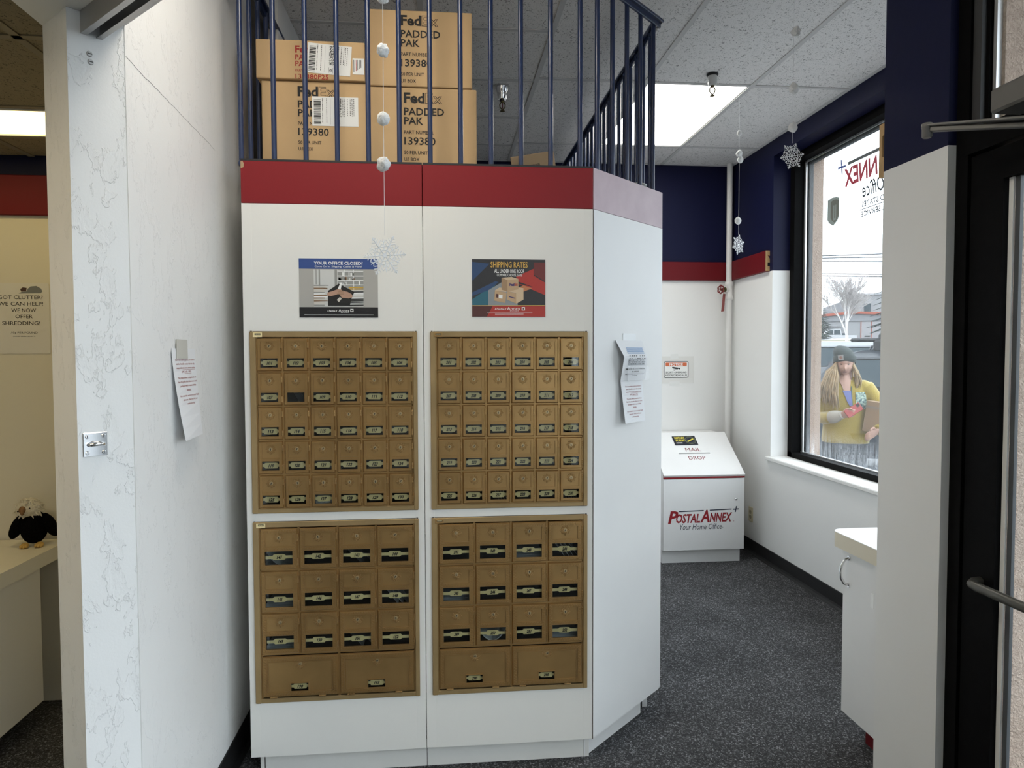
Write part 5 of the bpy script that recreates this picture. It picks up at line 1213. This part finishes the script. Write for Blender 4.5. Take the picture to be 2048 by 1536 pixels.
M_carglass = mat('car_glass', (.035, .048, .055), .12, 0, .12); M_tyre = mat('tyre', (.015, .015, .016), .8)
def car(Mw, label, paint, roof_z=1.65, belt=1.15, length=(-1.75, 2.75), name='car', rack=True, trims=True):
    t = empty(name, Mw); tag(t, label, 'car', 'parked cars outside'); x0, x1 = length; h = .90
    SD = Mw @ Matrix(((1, 0, 0, 0), (0, 0, 1, 0), (0, 1, 0, 0), (0, 0, 0, 1)))
    b = MB()
    body = [(x0, .35), (x0+.02, .75), (x0+.25, .98), (-.55, belt-.06), (-.40, belt), (x1-.05, belt+.02), (x1, .9), (x1-.03, .35), (x1-.4, .25), (x0+.3, .25)]
    b.prism(body, -h, h, 0, SD)
    for xs, z in (((x0+.85), 0), (x1-.85, 0)):
        pass
    b.build('body', paint, t)
    # cabin: belt outline to narrower roof
    b = MB(); bx0, bx1, rx0, rx1 = -.45, x1-.08, -.02, x1-.45; wb, wr = h-.03, h-.20
    cab = [(bx0, -wb, belt-.01), (bx1, -wb, belt-.01), (bx1, wb, belt-.01), (bx0, wb, belt-.01), (rx0-.15, -wr, roof_z-.09), (rx1+.15, -wr, roof_z-.09), (rx1+.15, wr, roof_z-.09), (rx0-.15, wr, roof_z-.09), (rx0+.2, -wr+.12, roof_z), (rx1-.1, -wr+.12, roof_z), (rx1-.1, wr-.12, roof_z), (rx0+.2, wr-.12, roof_z)]
    b.add(cab, [(0, 1, 5, 4), (1, 2, 6, 5), (2, 3, 7, 6), (3, 0, 4, 7), (4, 5, 9, 8), (5, 6, 10, 9), (6, 7, 11, 10), (7, 4, 8, 11), (8, 9, 10, 11)], 0, Mw)
    b.build('cabin', paint, t)
    def pt(u, v_, s):      # point on the cabin side: u along, v up
        lo = Vector((bx0+(bx1-bx0)*u, s*wb, belt-.01)); hi = Vector((rx0-.15+(rx1+.3-rx0)*u, s*wr, roof_z-.09)); p = lo.lerp(hi, v_); p.y += s*.006; return p
    for s in (-1, 1):
        for u0, u1 in ((.03, .335), (.36, .64), (.67, .95)):
            q = [pt(u0+.025 if u0 > .1 else u0+.05, .08, s), pt(u1-.01, .08, s), pt(u1, .16, s), pt(u1, .84, s), pt(u1-.012, .93, s), pt(u0+.02, .93, s), pt(u0, .84, s), pt(u0+.006 if u0 > .1 else u0+.01, .16, s)]
            g = MB(); g.poly(q if s < 0 else q[::-1], 0, Mw); w_ = g.build('side_window', M_carglass, t)
            g = MB(); g.tube([Vector(p)+Vector((0, s*.004, 0)) for p in q], .010, 4, 0, Mw, closed=True); g.build('window_seal', M_tyre, w_)
    g = MB(); g.poly([(bx0-.01, -wb+.12, belt+.03), (bx0-.01, wb-.12, belt+.03), (rx0-.175, wr-.08, roof_z-.12), (rx0-.175, -wr+.08, roof_z-.12)][::-1], 0, Mw); g.build('windscreen', M_carglass, t)
    for xs in (x0+.85, x1-.85):
        for s in (-1, 1): g = MB(); g.cyl((xs, s*(h-.2), .34), (xs, s*(h+.01), .34), .34, n=24, M=Mw); g.cyl((xs, s*(h+.01), .34), (xs, s*(h+.02), .34), .2, n=16, mi=1, M=Mw); g.build('wheel', [M_tyre, M_steel], t)
    if rack:
        for s in (-1, 1): g = MB(); g.tube([(.3, s*(wr-.12), roof_z), (.32, s*(wr-.12), roof_z+.06), (x1-.7, s*(wr-.12), roof_z+.06), (x1-.68, s*(wr-.12), roof_z)], .018, 6, 0, Mw); g.build('roof_rail', M_black, t)
        g = MB()
        for xs in (.42, 1.4): g.cyl((xs, -wr+.1, roof_z+.09), (xs, wr-.1, roof_z+.09), .022, n=8, M=Mw)
        g.cbox(.30, .46, -wr+.10, -wr+.26, roof_z-.02, roof_z+.13, .02, 0, Mw); g.cbox(.02, .78, -wr+.12, -wr+.22, roof_z+.11, roof_z+.16, .02, 0, Mw); g.cbox(.36, .58, -wr+.08, -wr+.28, roof_z+.15, roof_z+.22, .02, 0, Mw)
        g.build('bike_rack', M_tyre, t)
    if trims:
        for s in (-1, 1): g = MB(); g.cbox(.35, .58, s*(h+.004)-.02, s*(h+.004)+.02, .88, .93, .008, 0, Mw); g.cbox(x1-1.05, x1-.85, s*(h+.004)-.02, s*(h+.004)+.02, .88, .93, .008, 0, Mw); g.build('door_handle', paint, t)
        g = MB(); g.cbox(-.46, -.28, -h-.16, -h-.02, belt-.02, belt+.12, .03, 0, Mw); g.build('wing_mirror', paint, t)
    return t
M_suv = mat('dark_navy_car_paint', (0.01313, 0.01688, 0.0225), .35, coat=.3); M_car2 = mat('silver_car_paint', (0.1425, 0.15, 0.1613), .3, coat=.6); M_pick = mat('white_car_paint', (0.2812, 0.285, 0.2925), .35, coat=.5)
car(rotz(R(-30), (5.70, 9.60, -.12)), 'dark navy estate car with a roof rack parked right behind the person', M_suv)
car(rotz(R(-30), (8.05, 15.2, -.12)), 'silver car parked beyond the dark navy car', M_car2, roof_z=1.86, belt=1.32, rack=False)
# pickup far across the road
PM = rotz(R(-5.5), (47.6, 84.0, 2.66)); t = empty('pickup_truck', PM); tag(t, 'white crew cab pickup parked across the road', 'pickup')
SD = PM @ Matrix(((1, 0, 0, 0), (0, 0, 1, 0), (0, 1, 0, 0), (0, 0, 0, 1)))
MB().prism([(-2.7, .45), (-2.75, .85), (-2.55, 1.05), (-1.35, 1.12), (2.8, 1.12), (2.85, .5), (2.6, .42), (-2.4, .4)], -.95, .95, 0, SD).build('body', M_pick, t)
MB().prism([(-1.4, 1.10), (-.55, 1.82), (.85, 1.86), (1.02, 1.10)], -.88, .88, 0, SD).build('cab', M_pick, t)
for q in ([(-1.08, 1.16), (-.50, 1.72), (-.08, 1.74), (-.08, 1.16)], [(.04, 1.16), (.04, 1.74), (.74, 1.76), (.86, 1.16)]): MB().prism(q, -.895, -.882, 0, SD).build('side_window', M_carglass, t)
for xs in (-1.75, 1.8): 
    g = MB(); g.cyl((xs, -.97, .38), (xs, -.7, .38), .39, n=16, M=PM); g.cyl((xs, .7, .38), (xs, .97, .38), .39, n=16, M=PM); g.build('wheels', M_tyre, t)
MB().box(2.78, 2.87, -.93, -.75, .7, 1.0, 0, PM).build('tail_lamp', M_redtrim, t)

# buildings: local x along the facade (to the right as seen), y away, at about 100 m
BM = rotz(R(-30.5), (59.6, 100.0, 3.4)); t = empty('commercial_building', BM); tag(t, 'low grey commercial building with an orange roof edge across the road', 'building')
M_bg = mat('grey_siding', (0.1575, 0.1575, 0.165), .8); M_bg2 = mat('pale_siding', (0.195, 0.195, 0.1988), .8); M_or = mat('orange_fascia', (0.2325, 0.04875, 0.0225), .6); M_gd = mat('pale_door', (0.21, 0.2025, 0.2063), .7)
b = MB(); b.box(-9, 9, 0, 14, 0, 2.9, 0, BM); b.build('wall', M_bg2, t)
b = MB(); b.prism([(-9, 2.9), (9, 2.9), (9, 3.45), (1.2, 3.95), (-.4, 3.95), (-9, 3.15)], -.2, .05, 0, BM @ Matrix(((1, 0, 0, 0), (0, 0, 1, 0), (0, 1, 0, 0), (0, 0, 0, 1)))); b.build('awning_wall', M_bg, t)
b = MB(); F_ = BM @ Matrix(((1, 0, 0, 0), (0, 0, 1, 0), (0, 1, 0, 0), (0, 0, 0, 1))); b.prism([(-9, 3.1), (-.4, 3.92), (1.2, 3.92), (9, 3.42), (9, 3.78), (1.2, 4.28), (-.4, 4.28), (-9, 3.46)], -.5, -.1, 0, F_); b.build('fascia', M_or, t)
b = MB(); b.box(.6, 5.6, .5, 9, 3.0, 6.7, 0, BM); b.build('upper_storey', M_bg2, t)
b = MB(); b.prism([(-3.6, 3.0), (.6, 3.0), (.6, 6.5), (-3.6, 5.0)], 1.0, 9, 0, F_); b.build('upper_wing', M_bg, t)
b = MB(); b.box(.3, 6.0, .2, 9.2, 6.7, 6.9, 0, BM); b.build('roof', mat('snowy_roof', (0.27, 0.2775, 0.2888), .7), t)
for x in (1.75, 4.2):
    w_ = MB().box(x, x+1.1, .44, .50, 4.2, 5.5, 0, BM).build('window', M_gd, t); MB().box(x+.08, x+1.02, .41, .44, 4.28, 5.42, 0, BM).build('pane', M_carglass, w_)
for x in (1.5, 2.9): MB().box(x, x+(1.3 if x < 2 else 3.1), -.08, 0, 0, 2.75, 0, BM).build('garage_door', M_gd, t)
for x in (1.45, 2.85, 6.05): MB().box(x, x+.09, -.12, .0, 0, 2.8, 0, BM).build('door_trim', M_or, t)
for x in (2.0, 4.7): MB().box(x, x+.7, -.11, -.08, .55, .75, 0, BM).build('vent', M_tyre, t)
for x in (-5.6, -3.9, -1.9): 
    w_ = MB().box(x, x+1.6, -.06, 0, .0, 1.2, 0, BM).build('shop_window', M_gd, t); MB().box(x+.06, x+1.54, -.08, -.06, .05, 1.15, 0, BM).build('pane', M_carglass, w_)
b = MB(); rr = random.Random(4)
for i in range(9): b.box(-4.0+i*.33, -3.82+i*.33, -.1, -.05, 1.95, 2.2, 0, BM)
for i in range(16): b.box(-4.1+i*.2, -3.97+i*.2, -.1, -.05, 1.55, 1.72, 0, BM)
b.build('sign_letters', mat('faint_sign', (0.1125, 0.1087, 0.1125), .8), t)

# bare birch
def tree(base, H, label, seed=3):
    t = empty('bare_tree', base); tag(t, label, 'tree'); rr = random.Random(seed); b = MB(); tw = MB()
    def grow(p, d, L, r, lev):
        n = 4; pts = [p]; rs = [r]
        for i in range(n):
            d = (d+Vector((rr.gauss(0, .08), rr.gauss(0, .08), rr.gauss(.02, .05)))).normalized(); p = p+d*(L/n); pts.append(p); rs.append(r*(1-.62*(i+1)/n))
        (b if lev < 2 else tw).tube(pts, [max(q, .0085) for q in rs], 6 if lev < 2 else 3)
        if lev >= 4: return
        k = (3, 5, 5, 4)[lev] if lev < 4 else 0
        for j in range(k):
            q = pts[rr.randint(1 if lev else 2, n)]; a = rr.uniform(0, 6.28); sp = rr.uniform(.35, .8)
            nd = (d+Vector((math.cos(a)*sp, math.sin(a)*sp, rr.uniform(-.1, .35)))).normalized(); grow(q, nd, L*rr.uniform(.5, .72), rs[-1]*rr.uniform(.75, 1.), lev+1)
        grow(p, d, L*.7, rs[-1], lev+1)
    B = Vector(base)
    b.tube([B, B+Vector((.02, 0, H*.16))], [H*.020, H*.016], 8)
    for a, s in ((0, .05), (2.2, .28), (4.1, .30), (5.3, .18)): grow(B+Vector((0, 0, H*.15)), Vector((math.cos(a)*s, math.sin(a)*s, 1)).normalized(), H*.30, H*.011, 0)
    b.build('trunk', mat('pale_birch_bark', (.50, .47, .45), .8), t); o = tw.build('twigs', mat('grey_twigs', (.42, .39, .38), .9), t); o['kind'] = 'stuff'
tree((25.324, 42.809, 1.75), 5.7, 'bare pale birch tree across the parking lot')
# conifers
def conifer(base, H, rad, label, m, seed):
    t = empty('conifer', base); tag(t, label, 'tree', 'conifers outside'); rr = random.Random(seed); b = MB(); B = Vector(base)
    MB().cyl(B, B+Vector((0, 0, H)), H*.018, H*.003, 8).build('trunk', mat('dark_bark', (.06, .045, .035), .9), t)
    z = .12
    while z < .98:
        R_ = rad*(1-z)*rr.uniform(.85, 1.1)+.05
        for k in range(9):
            a = rr.uniform(0, 6.28); c = B+Vector((0, 0, H*z)); e_ = c+Vector((math.cos(a)*R_, math.sin(a)*R_, -R_*.30))
            s_ = Vector((-math.sin(a), math.cos(a), 0))
            for j in range(5):
                p = c.lerp(e_, .2+.2*j); w_ = R_*.22*(1-.13*j)
                for sg in (-1, 1): q = p+s_*sg*w_+Vector((math.cos(a), math.sin(a), 0))*w_*.5+Vector((0, 0, -w_*.25)); b.tube([p, q], [w_*.16, w_*.03], 4)
            b.tube([c, e_], [R_*.05, R_*.015], 4)
        z += .045
    b.build('foliage', m, t)['kind'] = 'stuff'
conifer((24.75, 37.75, 1.35), 6.5, 1.35, 'dark green spruce at the right edge of the window', mat('spruce_green', (0.01688, 0.02625, 0.0225), .9), 5)
conifer((36.0, 67.4, 2.7), 5.6, 1.6, 'grey green fir behind the stucco edge', mat('fir_green', (0.045, 0.05625, 0.045), .9), 8)
conifer((39.4, 71.0, 2.75), 4.2, 1.5, 'low bushy fir left of the birch', MATS['fir_green'], 9)
# overhead wires
for i, (za, zb) in enumerate(((9.70, 9.86), (9.52, 9.60), (9.28, 9.24), (8.24, 8.16), (8.06, 7.95))):
    p = Vector((31.47, 57.6, za)); q = Vector((36.6, 57.1, zb)); d = (q-p)*4
    b = MB(); b.tube([p-d, p, q, q+d], .05, 5)
    tag(b.build('power_line', mat('wire_grey', (.07, .075, .085), .7)), ('highest', 'second', 'third', 'fourth', 'lowest')[i]+' of the overhead wires in the sky', 'wire', 'overhead wires')

# ================================================================== person outside the window
PO = rotz(R(-30.5), (3.522, 5.985, -.10))
def solid(mb, vox, smooth=3):
    """fuse overlapping pieces into one continuous surface"""
    me = mb.mesh('tmp', []); o = bpy.data.objects.new('tmp', me); COL.objects.link(o)
    m = o.modifiers.new('r', 'REMESH'); m.mode = 'VOXEL'; m.voxel_size = vox; m.use_smooth_shade = True
    s = o.modifiers.new('s', 'SMOOTH'); s.iterations = smooth; s.factor = .5
    dg = bpy.context.evaluated_depsgraph_get(); out = bpy.data.meshes.new_from_object(o.evaluated_get(dg))
    bpy.data.objects.remove(o); out.materials.clear(); return out
def ell(c, rx, ry, n=20, z=None, p=2.3):
    r = []
    for i in range(n):
        a = 2*math.pi*i/n; ca, sa = math.cos(a), math.sin(a); k = (abs(ca)**p+abs(sa)**p)**(-1/p); r.append((c[0]+rx*ca*k, c[1]+ry*sa*k, c[2]))
    return r
pn = empty('person', PO); tag(pn, 'person in a yellow fleece and grey beanie holding a red phone, outside the window', 'person')
SKIN = mat('skin', (.42, .26, .205), .6); FL = mat('yellow_fleece', (.30, .225, .034), .95, bump=(120, .5, .006), sheen=.4); FLC = mat('cream_cuff', (.33, .31, .27), .9)
BEAN = mat('grey_green_knit', (0.0375, 0.04688, 0.045), .95, bump=(260, .5, .003)); HAIR = mat('blonde_hair', (0.225, 0.1725, 0.1013), .6, var=(25, .8, (.44, .31, .17))); DEN = mat('dark_denim', (0.015, 0.01875, 0.02438), .85)
HC = Vector((.006, -.01, 1.492))                                     # head centre
def head(mb):
    rings = []; n = 40
    for i in range(25):
        t = i/24; z = 1.383+t*.232; u = (t-.5)*2
        prof = math.sqrt(max(.0, 1-abs(u)**2.4)); rx = .070*prof*(.80+.24*min(1, t*2.0)); ry = .090*prof*(.86+.16*min(1, t*1.8)); ring = []
        for k in range(n):
            a = 2*math.pi*k/n; x = rx*math.cos(a); y = ry*math.sin(a)
            if y < 0:                                                # the face
                g = lambda cx, cz, sx, sz: math.exp(-((x-cx)/sx)**2-((z-cz)/sz)**2)
                y -= .022*g(0, 1.449, .011, .013)+.012*g(0, 1.468, .009, .016)+.006*g(0, 1.511, .045, .010)+.010*g(0, 1.398, .022, .014)+.005*g(0, 1.424, .020, .007)+.006*g(.040, 1.456, .018, .018)+.006*g(-.040, 1.456, .018, .018)
                y += .009*g(.027, 1.488, .013, .009)+.009*g(-.027, 1.488, .013, .009)
            ring.append((HC.x+x, HC.y+y, z))
        rings.append(ring)
    mb.loft(rings, 0)
    for s in (-1, 1): mb.ball((HC.x+s*.070, HC.y+.012, 1.475), .020, 0, None, 2, 0, 1, (.45, .8, 1.35))
bd_ = MB(); head(bd_)
bd_.loft([ell((.010, .012, z), r, r*.95) for z, r in ((1.28, .075), (1.32, .058), (1.36, .052), (1.42, .052))])
bd_.loft([ell((.012, .01, z), rx, ry) for z, rx, ry in ((.78, .165, .105), (.95, .15, .10), (1.1, .15, .10), (1.22, .155, .10), (1.29, .14, .085), (1.335, .08, .07))])
for s in (-1, 1): bd_.tube([(.012+s*.085, .01, .86), (.015+s*.09, .0, .50), (.015+s*.09, .015, .10), (.015+s*.09, .01, .04)], [.085, .062, .042, .04], 14); bd_.loft([ell((.015+s*.09, -.05, z), .042, .115) for z in (.004, .03, .06)])
SL = [(-.150, .01, 1.285), (-.190, .02, 1.14), (-.185, -.03, 1.015), (-.11, -.14, 1.025), (-.030, -.200, 1.052)]           # image-left arm to wrist
SR = [(.165, .01, 1.300), (.25, .03, 1.18), (.305, .02, 1.08), (.31, -.10, .99), (.27, -.19, .93)]
bd_.tube(SL, [.050, .042, .038, .034, .027], 12); bd_.tube(SR, [.050, .042, .038, .034, .027], 12)
# hands: palm, four fingers and thumb
def hand(mb, wrist, d, up, side, curl, L=.085):
    d = Vector(d).normalized(); up = Vector(up).normalized(); s = Vector(side).normalized(); wv = Vector(wrist)
    mb.loft([[tuple(wv+d*t+s*(math.cos(2*math.pi*k/12)*w_)+up*(math.sin(2*math.pi*k/12)*h_)) for k in range(12)] for t, w_, h_ in ((-.01, .024, .018), (.02, .033, .017), (.06, .040, .015), (.082, .038, .012))])
    for i, (o_, ln) in enumerate(((-.029, .062), (-.010, .072), (.010, .068), (.028, .052))):
        p = wv+d*.076+s*o_; q = p+d*ln*.42-up*curl*.008; q2 = q+(d*.55-up*curl).normalized()*ln*.36; q3 = q2+(d*.05-up*curl*1.2).normalized()*ln*.28
        mb.tube([p-d*.012, p, q, q2, q3], [.0095, .0092, .0086, .0078, .0060], 8)
    p = wv+d*.022-s*.032; mb.tube([p+s*.01, p-s*.012+d*.016+up*.006, p-s*.014+d*.044+up*.014, p-s*.004+d*.066+up*.016], [.012, .0115, .0098, .0075], 8)
hand(bd_, (-.026, -.203, 1.056), (.86, -.25, .20), (.1, -.95, .25), (-.25, .2, -.95), .55)
hand(bd_, (.262, -.20, .925), (-.55, -.6, -.25), (.3, -.8, .5), (.1, .3, -1), .6)
me = solid(bd_, .0052, 2); me.materials.append(SKIN); me.name = 'body'; inst('body', me, PO, pn)
# fleece
jk = MB(); jk.loft([ell((cx, .01, z), rx, ry, 28) for z, cx, rx, ry in ((.800, .018, .190, .130), (.83, .018, .195, .135), (.95, .016, .182, .128), (1.06, .014, .176, .125), (1.18, .012, .176, .120), (1.27, .012, .170, .105), (1.325, .012, .125, .090), (1.355, .012, .085, .080))])
jk.tube(SL[:4]+[(-.075, -.168, 1.036)], [.072, .066, .064, .054, .048], 16); jk.tube(SR, [.072, .066, .062, .055, .05], 16); jk.ball((-.135, .01, 1.275), .066, 0, None, 2); jk.ball((.155, .01, 1.290), .066, 0, None, 2)
me = solid(jk, .009, 4); me.materials.append(FL); me.name = 'fleece'; fz = inst('fleece', me, PO, pn)
b = MB()                                                              # collar, open at the throat
for s, a0, a1 in ((1, 306, 420), (-1, 115, 238)):
    lo, hi = [], []
    for i in range(9):
        a = R(a0+(a1-a0)*i/8); lo.append((.012+.082*math.cos(a), .008+.080*math.sin(a), 1.325)); hi.append((.012+.100*math.cos(a), .012+.088*math.sin(a)-.006, 1.385-.012*abs(math.sin(a))))
    k = 9; b.add(lo+hi+[(x*.93+.001, y*.93, z) for x, y, z in lo]+[(x*.93+.001, y*.93, z) for x, y, z in hi], [(i, i+1, k+i+1, k+i) for i in range(8)]+[(3*k+i, 3*k+i+1, 2*k+i+1, 2*k+i) for i in range(8)]+[(k+i, k+i+1, 3*k+i+1, 3*k+i) for i in range(8)], 0, PO, True)
b.build('collar', FL, fz)
def patch(rows, y_of, name, m, par, th=.004):
    """curved piece lying on the chest; rows of (z, x0, x1)"""
    v = []; n = 5
    for z, a, c in rows:
        for i in range(n): x = a+(c-a)*i/(n-1); v.append((x, y_of(x, z)-th, z))
    f = [(r*n+i, r*n+i+1, (r+1)*n+i+1, (r+1)*n+i) for r in range(len(rows)-1) for i in range(n-1)]
    k = len(v); v += [(x, y+th*2, z) for x, y, z in v]; f += [tuple(q+k for q in reversed(g)) for g in f]
    return MB().add(v, f, 0, PO, True).build(name, m, par)
def chest(x, z):
    zs = [(.80, .190, .130), (.95, .182, .128), (1.06, .176, .125), (1.18, .176, .120), (1.27, .170, .105), (1.325, .125, .090), (1.355, .085, .080)]
    for (z0, a0, c0), (z1, a1, c1) in zip(zs, zs[1:]):
        if z0 <= z <= z1: t = (z-z0)/(z1-z0); rx = a0+(a1-a0)*t; ry = c0+(c1-c0)*t; break
    else: rx, ry = zs[-1][1:] if z > 1.3 else zs[0][1:]
    u = min(.97, abs(x-.013)/rx); return .01-ry*(1-u**2.3)**(1/2.3)
patch([(1.405, -.020, .038), (1.375, -.034, .052), (1.340, -.034, .054), (1.30, -.014, .050), (1.256, .004, .052)], lambda x, z: (chest(x, z)-.003 if z < 1.36 else -.052+1.2*abs(x-.010)**1.2-(.012 if z < 1.39 else 0)), 'throat', SKIN, pn, .004)['label'] = 'bare throat in the open collar'
patch([(1.262, -.010, .056), (1.22, .010, .060), (1.17, .028, .066), (1.13, .050, .068)], lambda x, z: chest(x, z)-.002, 'shirt', mat('lavender_shirt', (.14, .165, .36), .8), pn, .006)
patch([(1.25, .092, .172), (1.20, .094, .178), (1.15, .096, .180), (1.105, .098, .178)], chest, 'chest_pocket', mat('teal_print_pocket', (0.01875, 0.06375, 0.0825), .8, var=(60, 1., (.45, .55, .45))), fz, .006)['label'] = 'teal patterned chest pocket'
b = MB(); b.tube([(x, chest(x, z)-.006, z) for x, z in ((.060, 1.30), (.063, 1.22), (.070, 1.13), (.058, 1.09))], .004, 5, 0, PO); b.build('zip', mat('teal_zip', (.05, .12, .14), .5), fz)
b = MB(); b.tube([(-.095, -.152, 1.030), (-.078, -.168, 1.035), (-.05, -.186, 1.045), (-.020, -.207, 1.056)], [.053, .056, .050, .036], 16, 0, PO); b.tube([(-.026, -.203, 1.054), (-.010, -.213, 1.060)], [.037, .034], 16, 0, PO); b.build('cuff', FLC, fz)
b = MB(); b.loft([ell((.015, .01, z), rx, ry) for z, rx, ry in ((.72, .185, .122), (.815, .180, .120))], 0, PO)
for s in (-1, 1): b.tube([(.012+s*.088, .01, .80), (.015+s*.092, .0, .50), (.015+s*.092, .015, .08)], [.100, .078, .062], 16, 0, PO)
b.build('trousers', DEN, pn)
for s in (-1, 1): MB().loft([ell((.015+s*.092, -.045, z), rx, ry) for z, rx, ry in ((0, .050, .135), (.03, .052, .138), (.07, .045, .11), (.11, .045, .075))], 0, PO).build('shoe', M_black, pn)
# face details
b = MB()
for s in (-1, 1): b.ball((HC.x+s*.027, HC.y-.0735, 1.488), .0095, 0, PO, 2, 0, 1, (1.3, .5, .45))
b.build('eyes', mat('eye_white', (0.2063, 0.195, 0.1875), .3), pn)
b = MB()
for s in (-1, 1): b.ball((HC.x+s*.027, HC.y-.0785, 1.488), .0045, 0, PO, 2, 0, 1, (1, .4, 1)); b.tube([(HC.x+s*.014, HC.y-.0805, 1.4925), (HC.x+s*.028, HC.y-.0795, 1.4955), (HC.x+s*.041, HC.y-.071, 1.4945)], .0022, 5, 0, PO); b.tube([(HC.x+s*.013, HC.y-.088, 1.5025), (HC.x+s*.029, HC.y-.087, 1.5095), (HC.x+s*.046, HC.y-.074, 1.5105)], [.0022, .0028, .0015], 5, 0, PO)
b.build('brows_and_pupils', mat('dark_brown_brow', (.10, .065, .045), .7), pn)
b = MB(); b.tube([(HC.x-.025, HC.y-.077, 1.4285), (HC.x-.010, HC.y-.0905, 1.4268), (HC.x, HC.y-.0915, 1.4258), (HC.x+.010, HC.y-.0905, 1.4268), (HC.x+.025, HC.y-.077, 1.4290)], [.001, .0032, .0034, .0032, .001], 6, 0, PO)
b.tube([(HC.x-.020, HC.y-.080, 1.4225), (HC.x, HC.y-.0905, 1.4195), (HC.x+.020, HC.y-.080, 1.4230)], [.001, .0038, .001], 6, 0, PO); b.build('lips', mat('lip', (0.1425, 0.0525, 0.045), .5), pn)
# hair
hr = MB(); rr = random.Random(12)
for i in range(420):
    left = i < 300
    if left:
        a = rr.uniform(0, 1); st_ = Vector((HC.x-.062-.012*rr.random(), HC.y-.052+.09*a, 1.485+.025*rr.random())); sp = rr.uniform(0, 1)
        en = Vector((-.205+.165*sp+rr.gauss(0, .010), -.130+.10*a-.05*sp, 1.135+.085*(1-sp)+rr.gauss(0, .025)-.01*sp)); m1 = st_.lerp(en, .38)+Vector((-.022+.030*sp, -.028, .022)); m2 = st_.lerp(en, .72)+Vector((-.012+rr.gauss(0, .005), -.038, .012))
    else:
        a = rr.uniform(0, 1); st_ = Vector((HC.x+.056+.014*rr.random(), HC.y-.045+.09*a, 1.47+.03*rr.random())); en = Vector((.080+.060*rr.random(), -.085+.07*a, 1.275+.06*rr.random())); m1 = st_.lerp(en, .4)+Vector((.014, -.012, 0)); m2 = st_.lerp(en, .75)+Vector((.012+rr.gauss(0, .004), -.016, 0))
    hr.tube([st_+Vector((0, .01, .03)), st_, m1, m2, en], [.004, .0055, .006, .005, .0015], 5, 0, PO)
for i in range(40): a = rr.uniform(20, 160); st_ = Vector((HC.x+.075*math.cos(R(a)), HC.y+.09*math.sin(R(a)), 1.47)); hr.tube([st_+Vector((0, 0, .05)), st_, st_+Vector((0, .03, -.10)), st_+Vector((-.02, .05, -.20))], [.010, .013, .014, .006], 6, 0, PO)
hr.build('hair', HAIR, pn)
# beanie
b = MB(); tl_ = Vector((-.012, .012, 0))
b.loft([ell((HC.x-.004-.008*k, HC.y+.012+.006*k, z), rx, ry, 28, p=2.0) for k, (z, rx, ry) in enumerate(((1.550, .084, .100), (1.585, .083, .097), (1.612, .076, .088), (1.633, .060, .070), (1.648, .040, .046), (1.655, .012, .016)))], 0, PO); bo = b.build('beanie', BEAN, pn)
b = MB(); rings = []
for dz, g_ in ((-.030, .002), (-.026, .006), (.022, .007), (.028, .002)):
    r = []
    for i in range(32):
        a = 2*math.pi*i/32; yy = math.sin(a); tilt = .028*yy*-1; r.append((HC.x-.003+(.086+g_)*math.cos(a), HC.y+.008+(.102+g_)*yy, 1.549+dz+(.0-.050*max(0, yy)-.016*abs(math.cos(a))**2)))
    rings.append(r)
b.loft(rings, 0, PO); b.build('cuff', BEAN, bo)
LBM = PO @ Matrix.Translation((HC.x-.030, HC.y-.099, 1.526)) @ Matrix.Rotation(R(90), 4, 'X') @ Matrix.Rotation(R(8), 4, 'Z') @ Matrix.Rotation(R(-14), 4, 'Y')
b = MB(); b.cbox(-.022, .022, .0, .046, -.001, .003, .0008, 0, LBM); b.prism([(-.012+.024*math.cos(R(a))*.5+.012, .023+.013*math.sin(R(a))) for a in range(0, 360, 30)], .003, .0036, 1, LBM); b.build('hat_label', [mat('pale_label', (0.2325, 0.225, 0.2175), .7), mat('salmon_mark', (0.2063, 0.1013, 0.075), .7)], bo)
# phone
PHM = PO @ Matrix.Translation((.078, -.226, 1.103)) @ Matrix.Rotation(R(56), 4, 'Y') @ Matrix.Rotation(R(72), 4, 'X')
b = MB(); b.cbox(-.036, .036, -.072, .072, -.005, .005, .004, 0, PHM, 2); ph_ = empty('phone', PHM); tag(ph_, 'red cased phone in the hand of the person outside', 'phone')
b.build('case', mat('red_phone_case', (.30, .03, .025), .4), ph_); b = MB(); b.prism(rrect(.064, .136, .008, 4, -.032, -.068), -.0058, -.0052, 0, PHM); b.build('screen', M_ink, ph_)
b = MB(); b.cbox(-.030, -.004, .036, .064, .005, .0068, .0008, 0, PHM); b.build('camera_bump', M_ink, ph_)
# parcel
KM = PO @ Matrix.Translation((.300, -.115, .900)) @ Matrix.Rotation(R(8), 4, 'Y') @ Matrix.Rotation(R(-28), 4, 'Z')
pc = empty('parcel', KM); tag(pc, 'brown cardboard parcel carried under the arm of the person outside', 'box'); b = MB(); b.cbox(-.13, .17, -.09, .09, .0, .265, .004, 0, KM); b.build('carton', mat('parcel_cardboard', (.26, .18, .11), .85), pc)
b = MB(); b.box(-.131, .171, -.0915, .0915, .205, .222, 0, KM); b.build('tape', mat('parcel_tape', (0.195, 0.1688, 0.135), .3), pc)
